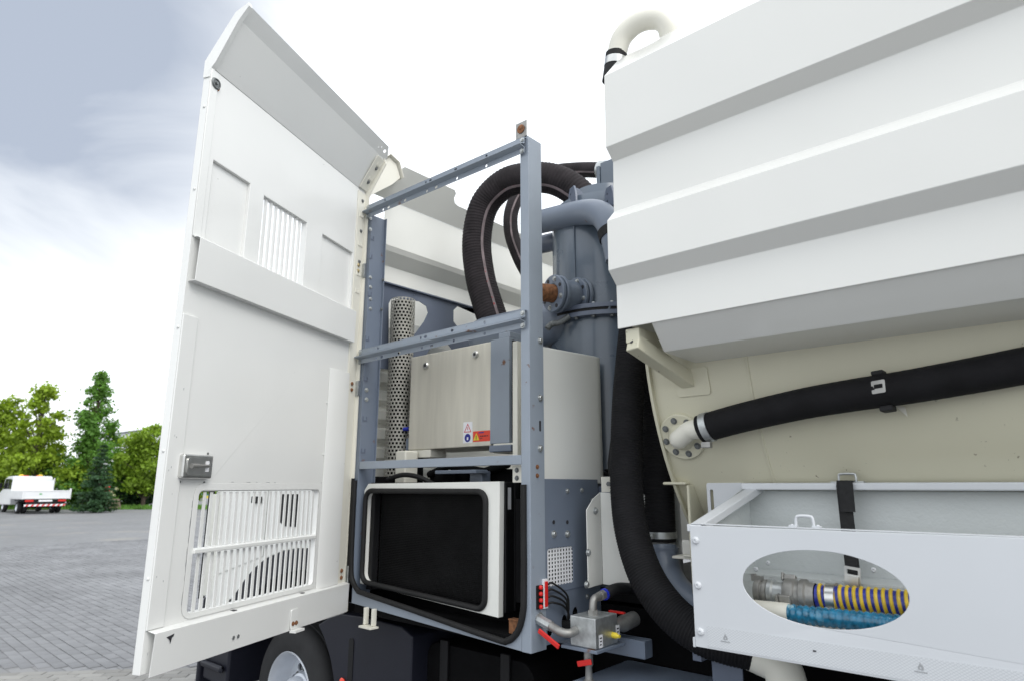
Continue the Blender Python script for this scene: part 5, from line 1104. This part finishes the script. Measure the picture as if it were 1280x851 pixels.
# dark wheel arch and step below the cab
b = MB(); b.plate(SIDE, [(-3.0, 1.172)]+[(x_, z_-.004) for x_, z_ in ARC]+[(-4.1, .60), (-3.98, .60)]+[(x_+.10, z_-.11) for x_, z_ in reversed(ARC[:-1])]+[(-3.0, 1.06)], (), 1.988, 2.5); b.build('wheel_arch', 'plastic', truck, bevel=.008)
b = MB(); b.box(WORLD, -4.1, -3.0, 2.42, 2.5, .55, 1.06); b.build('arch_liner', 'black_matt', truck)
b = MB(); b.box(SIDE, -4.38, -4.05, .32, .615, 2.02, 2.5); b.box(SIDE, -4.36, -4.08, .57, .612, 1.985, 2.019); b.box(SIDE, -4.36, -4.08, .40, .44, 1.985, 2.019); b.build('step', 'plastic', truck, bevel=.02)
b = MB(); b.box(SIDE, -4.44, -4.40, .25, .80, 2.0, 4.3); b.build('bumper', 'plastic', truck, bevel=.02)
b = MB(); b.box(WORLD, -3.2, -2.4, 2.56, 3.9, .35, .95); b.box(WORLD, -4.5, -3.1, 2.56, 3.9, .45, .9); b.build('underbody', 'black_matt', truck, bevel=.02)
b = MB(); b.box(WORLD, -1.9, 3.2, 2.6, 4.3, 1.0, 1.05); b.build('subframe', 'black', truck)
b = MB(); b.strip(END, [(4.62, 1.0), (4.7, 1.1), (4.7, 3.1), (4.4, 3.4)], .004, -3.1, 3.2); b.build('far_side_cover', 'body_white', truck)

# ================================================================== loose hoses lying in the tray
HY = 2.10
def seg_hose(name, p0, p1, r, pitch, cols, label, root_loc):
    root = thing(name, root_loc, label, 'hose'); return root
y0 = PY(985, 742, HY); y1 = PY(1330, 772, HY); d = (y1-y0).normalized()
hs1 = thing('suction_hose', Vector((y0.x, HY, 1.05)), 'yellow and blue spiral suction hose with grey metal coupling in the tray', 'hose')
fa = frame_z(y0, d); ax_ = d
def ring_z(px): q = PY(px, 742+(px-985)*.087, HY); return (q-y0).dot(d)
s0 = ring_z(1022); pitch = .0185; rr = .0365
bY = MB(); nS = int(.95/pitch*10)
# helical yellow rib over a blue wall
L_ = .95; n_ = 20
bW = MB(); bW.tube([y0+d*s0, y0+d*(s0+L_)], rr-.003, 28); bW.build('hose_wall', 'hose_blue', hs1)
pts_ = []
for i in range(int(L_/pitch*26)):
    t_ = i/26; a = 2*math.pi*t_; pts_.append(y0+d*(s0+t_*pitch+.006)+(fa.a*math.cos(a)+fa.b*math.sin(a))*(rr-.0026))
bH = MB(); bH.tube(pts_, .0052, 8); bH.build('spiral_rib', 'hose_yellow', hs1)
b = MB(); b.tube([y0+d*ring_z(1036), y0+d*ring_z(1047)], rr+.0065, 28); b.build('band_clamp', 'bright_steel', hs1)
b = MB(); cs0, cs1 = ring_z(983), ring_z(1021)
b.lathe(Fr(y0, fa.a, fa.b, d), [(.030, cs0), (.043, cs0), (.046, cs0+.006), (.046, cs0+.03), (.040, cs0+.034), (.040, cs0+.044), (.047, cs0+.048), (.047, cs0+.062), (.041, cs0+.066), (.037, cs1)], 32, cap=False); cp = b.build('coupling', 'cast', hs1, ang=40)
for a in (1.2, 1.2+2.1, 1.2+4.2):
    b = MB(); rd = fa.a*math.cos(a)+fa.b*math.sin(a); f = Fr(y0+d*(cs0-.002), d, rd); b.box(f, -.004, .03, .040, .056, -.012, .012); b.box(f, -.012, -.0042, .038, .062, -.012, .012); b.build('claw', 'cast', cp, bevel=.003)
b = MB(); b.lathe(Fr(y0, fa.a, fa.b, d), [(.036, ring_z(962)), (.040, ring_z(963)), (.040, ring_z(968)), (.034, ring_z(970)), (.032, ring_z(982))], 28, cap=False); b.build('coupling_sleeve', 'galv', hs1, ang=40)
c0 = ring_z(946); b = MB(); b.lathe(Fr(y0, fa.a, fa.b, d), [(.026, c0), (.036, c0), (.038, c0+.004), (.038, c0+.018), (.033, c0+.02), (.033, c0+.026), (.038, c0+.028), (.038, c0+.038), (.030, c0+.042)], 28, cap=False)
f = Fr(y0+d*(c0), d, fa.b); b.box(f, .0, .022, .034, .046, -.011, .011); b.box(f, -.01, .0, .032, .052, -.011, .011); b.build('coupling', 'cast', hs1, ang=40)
# blue ribbed hose in front
z0 = PY(985, 766, 2.02); z1 = PY(1330, 802, 2.02); d2 = (z1-z0).normalized()
hs2 = thing('water_hose', Vector((z0.x, 2.02, 1.05)), 'translucent blue ribbed hose with a white sleeve in the tray', 'hose')
Lb = .9; rs_ = []; ln_ = []; nn_ = int(Lb/.0035)
for i in range(nn_): ln_.append(z0+d2*(i*.0035)); rs_.append(.0255*(1+.07*math.cos(2*math.pi*i/5)))
b = MB(); b.tube(ln_, rs_, 22); b.build('hose_wall', 'hose_cyan', hs2, ang=80)
b = MB(); b.tube([z0-d2*.16, z0+d2*.004], .0285, 22); b.build('sleeve', 'sticker', hs2).data.materials[0] = MT['cream_clean']
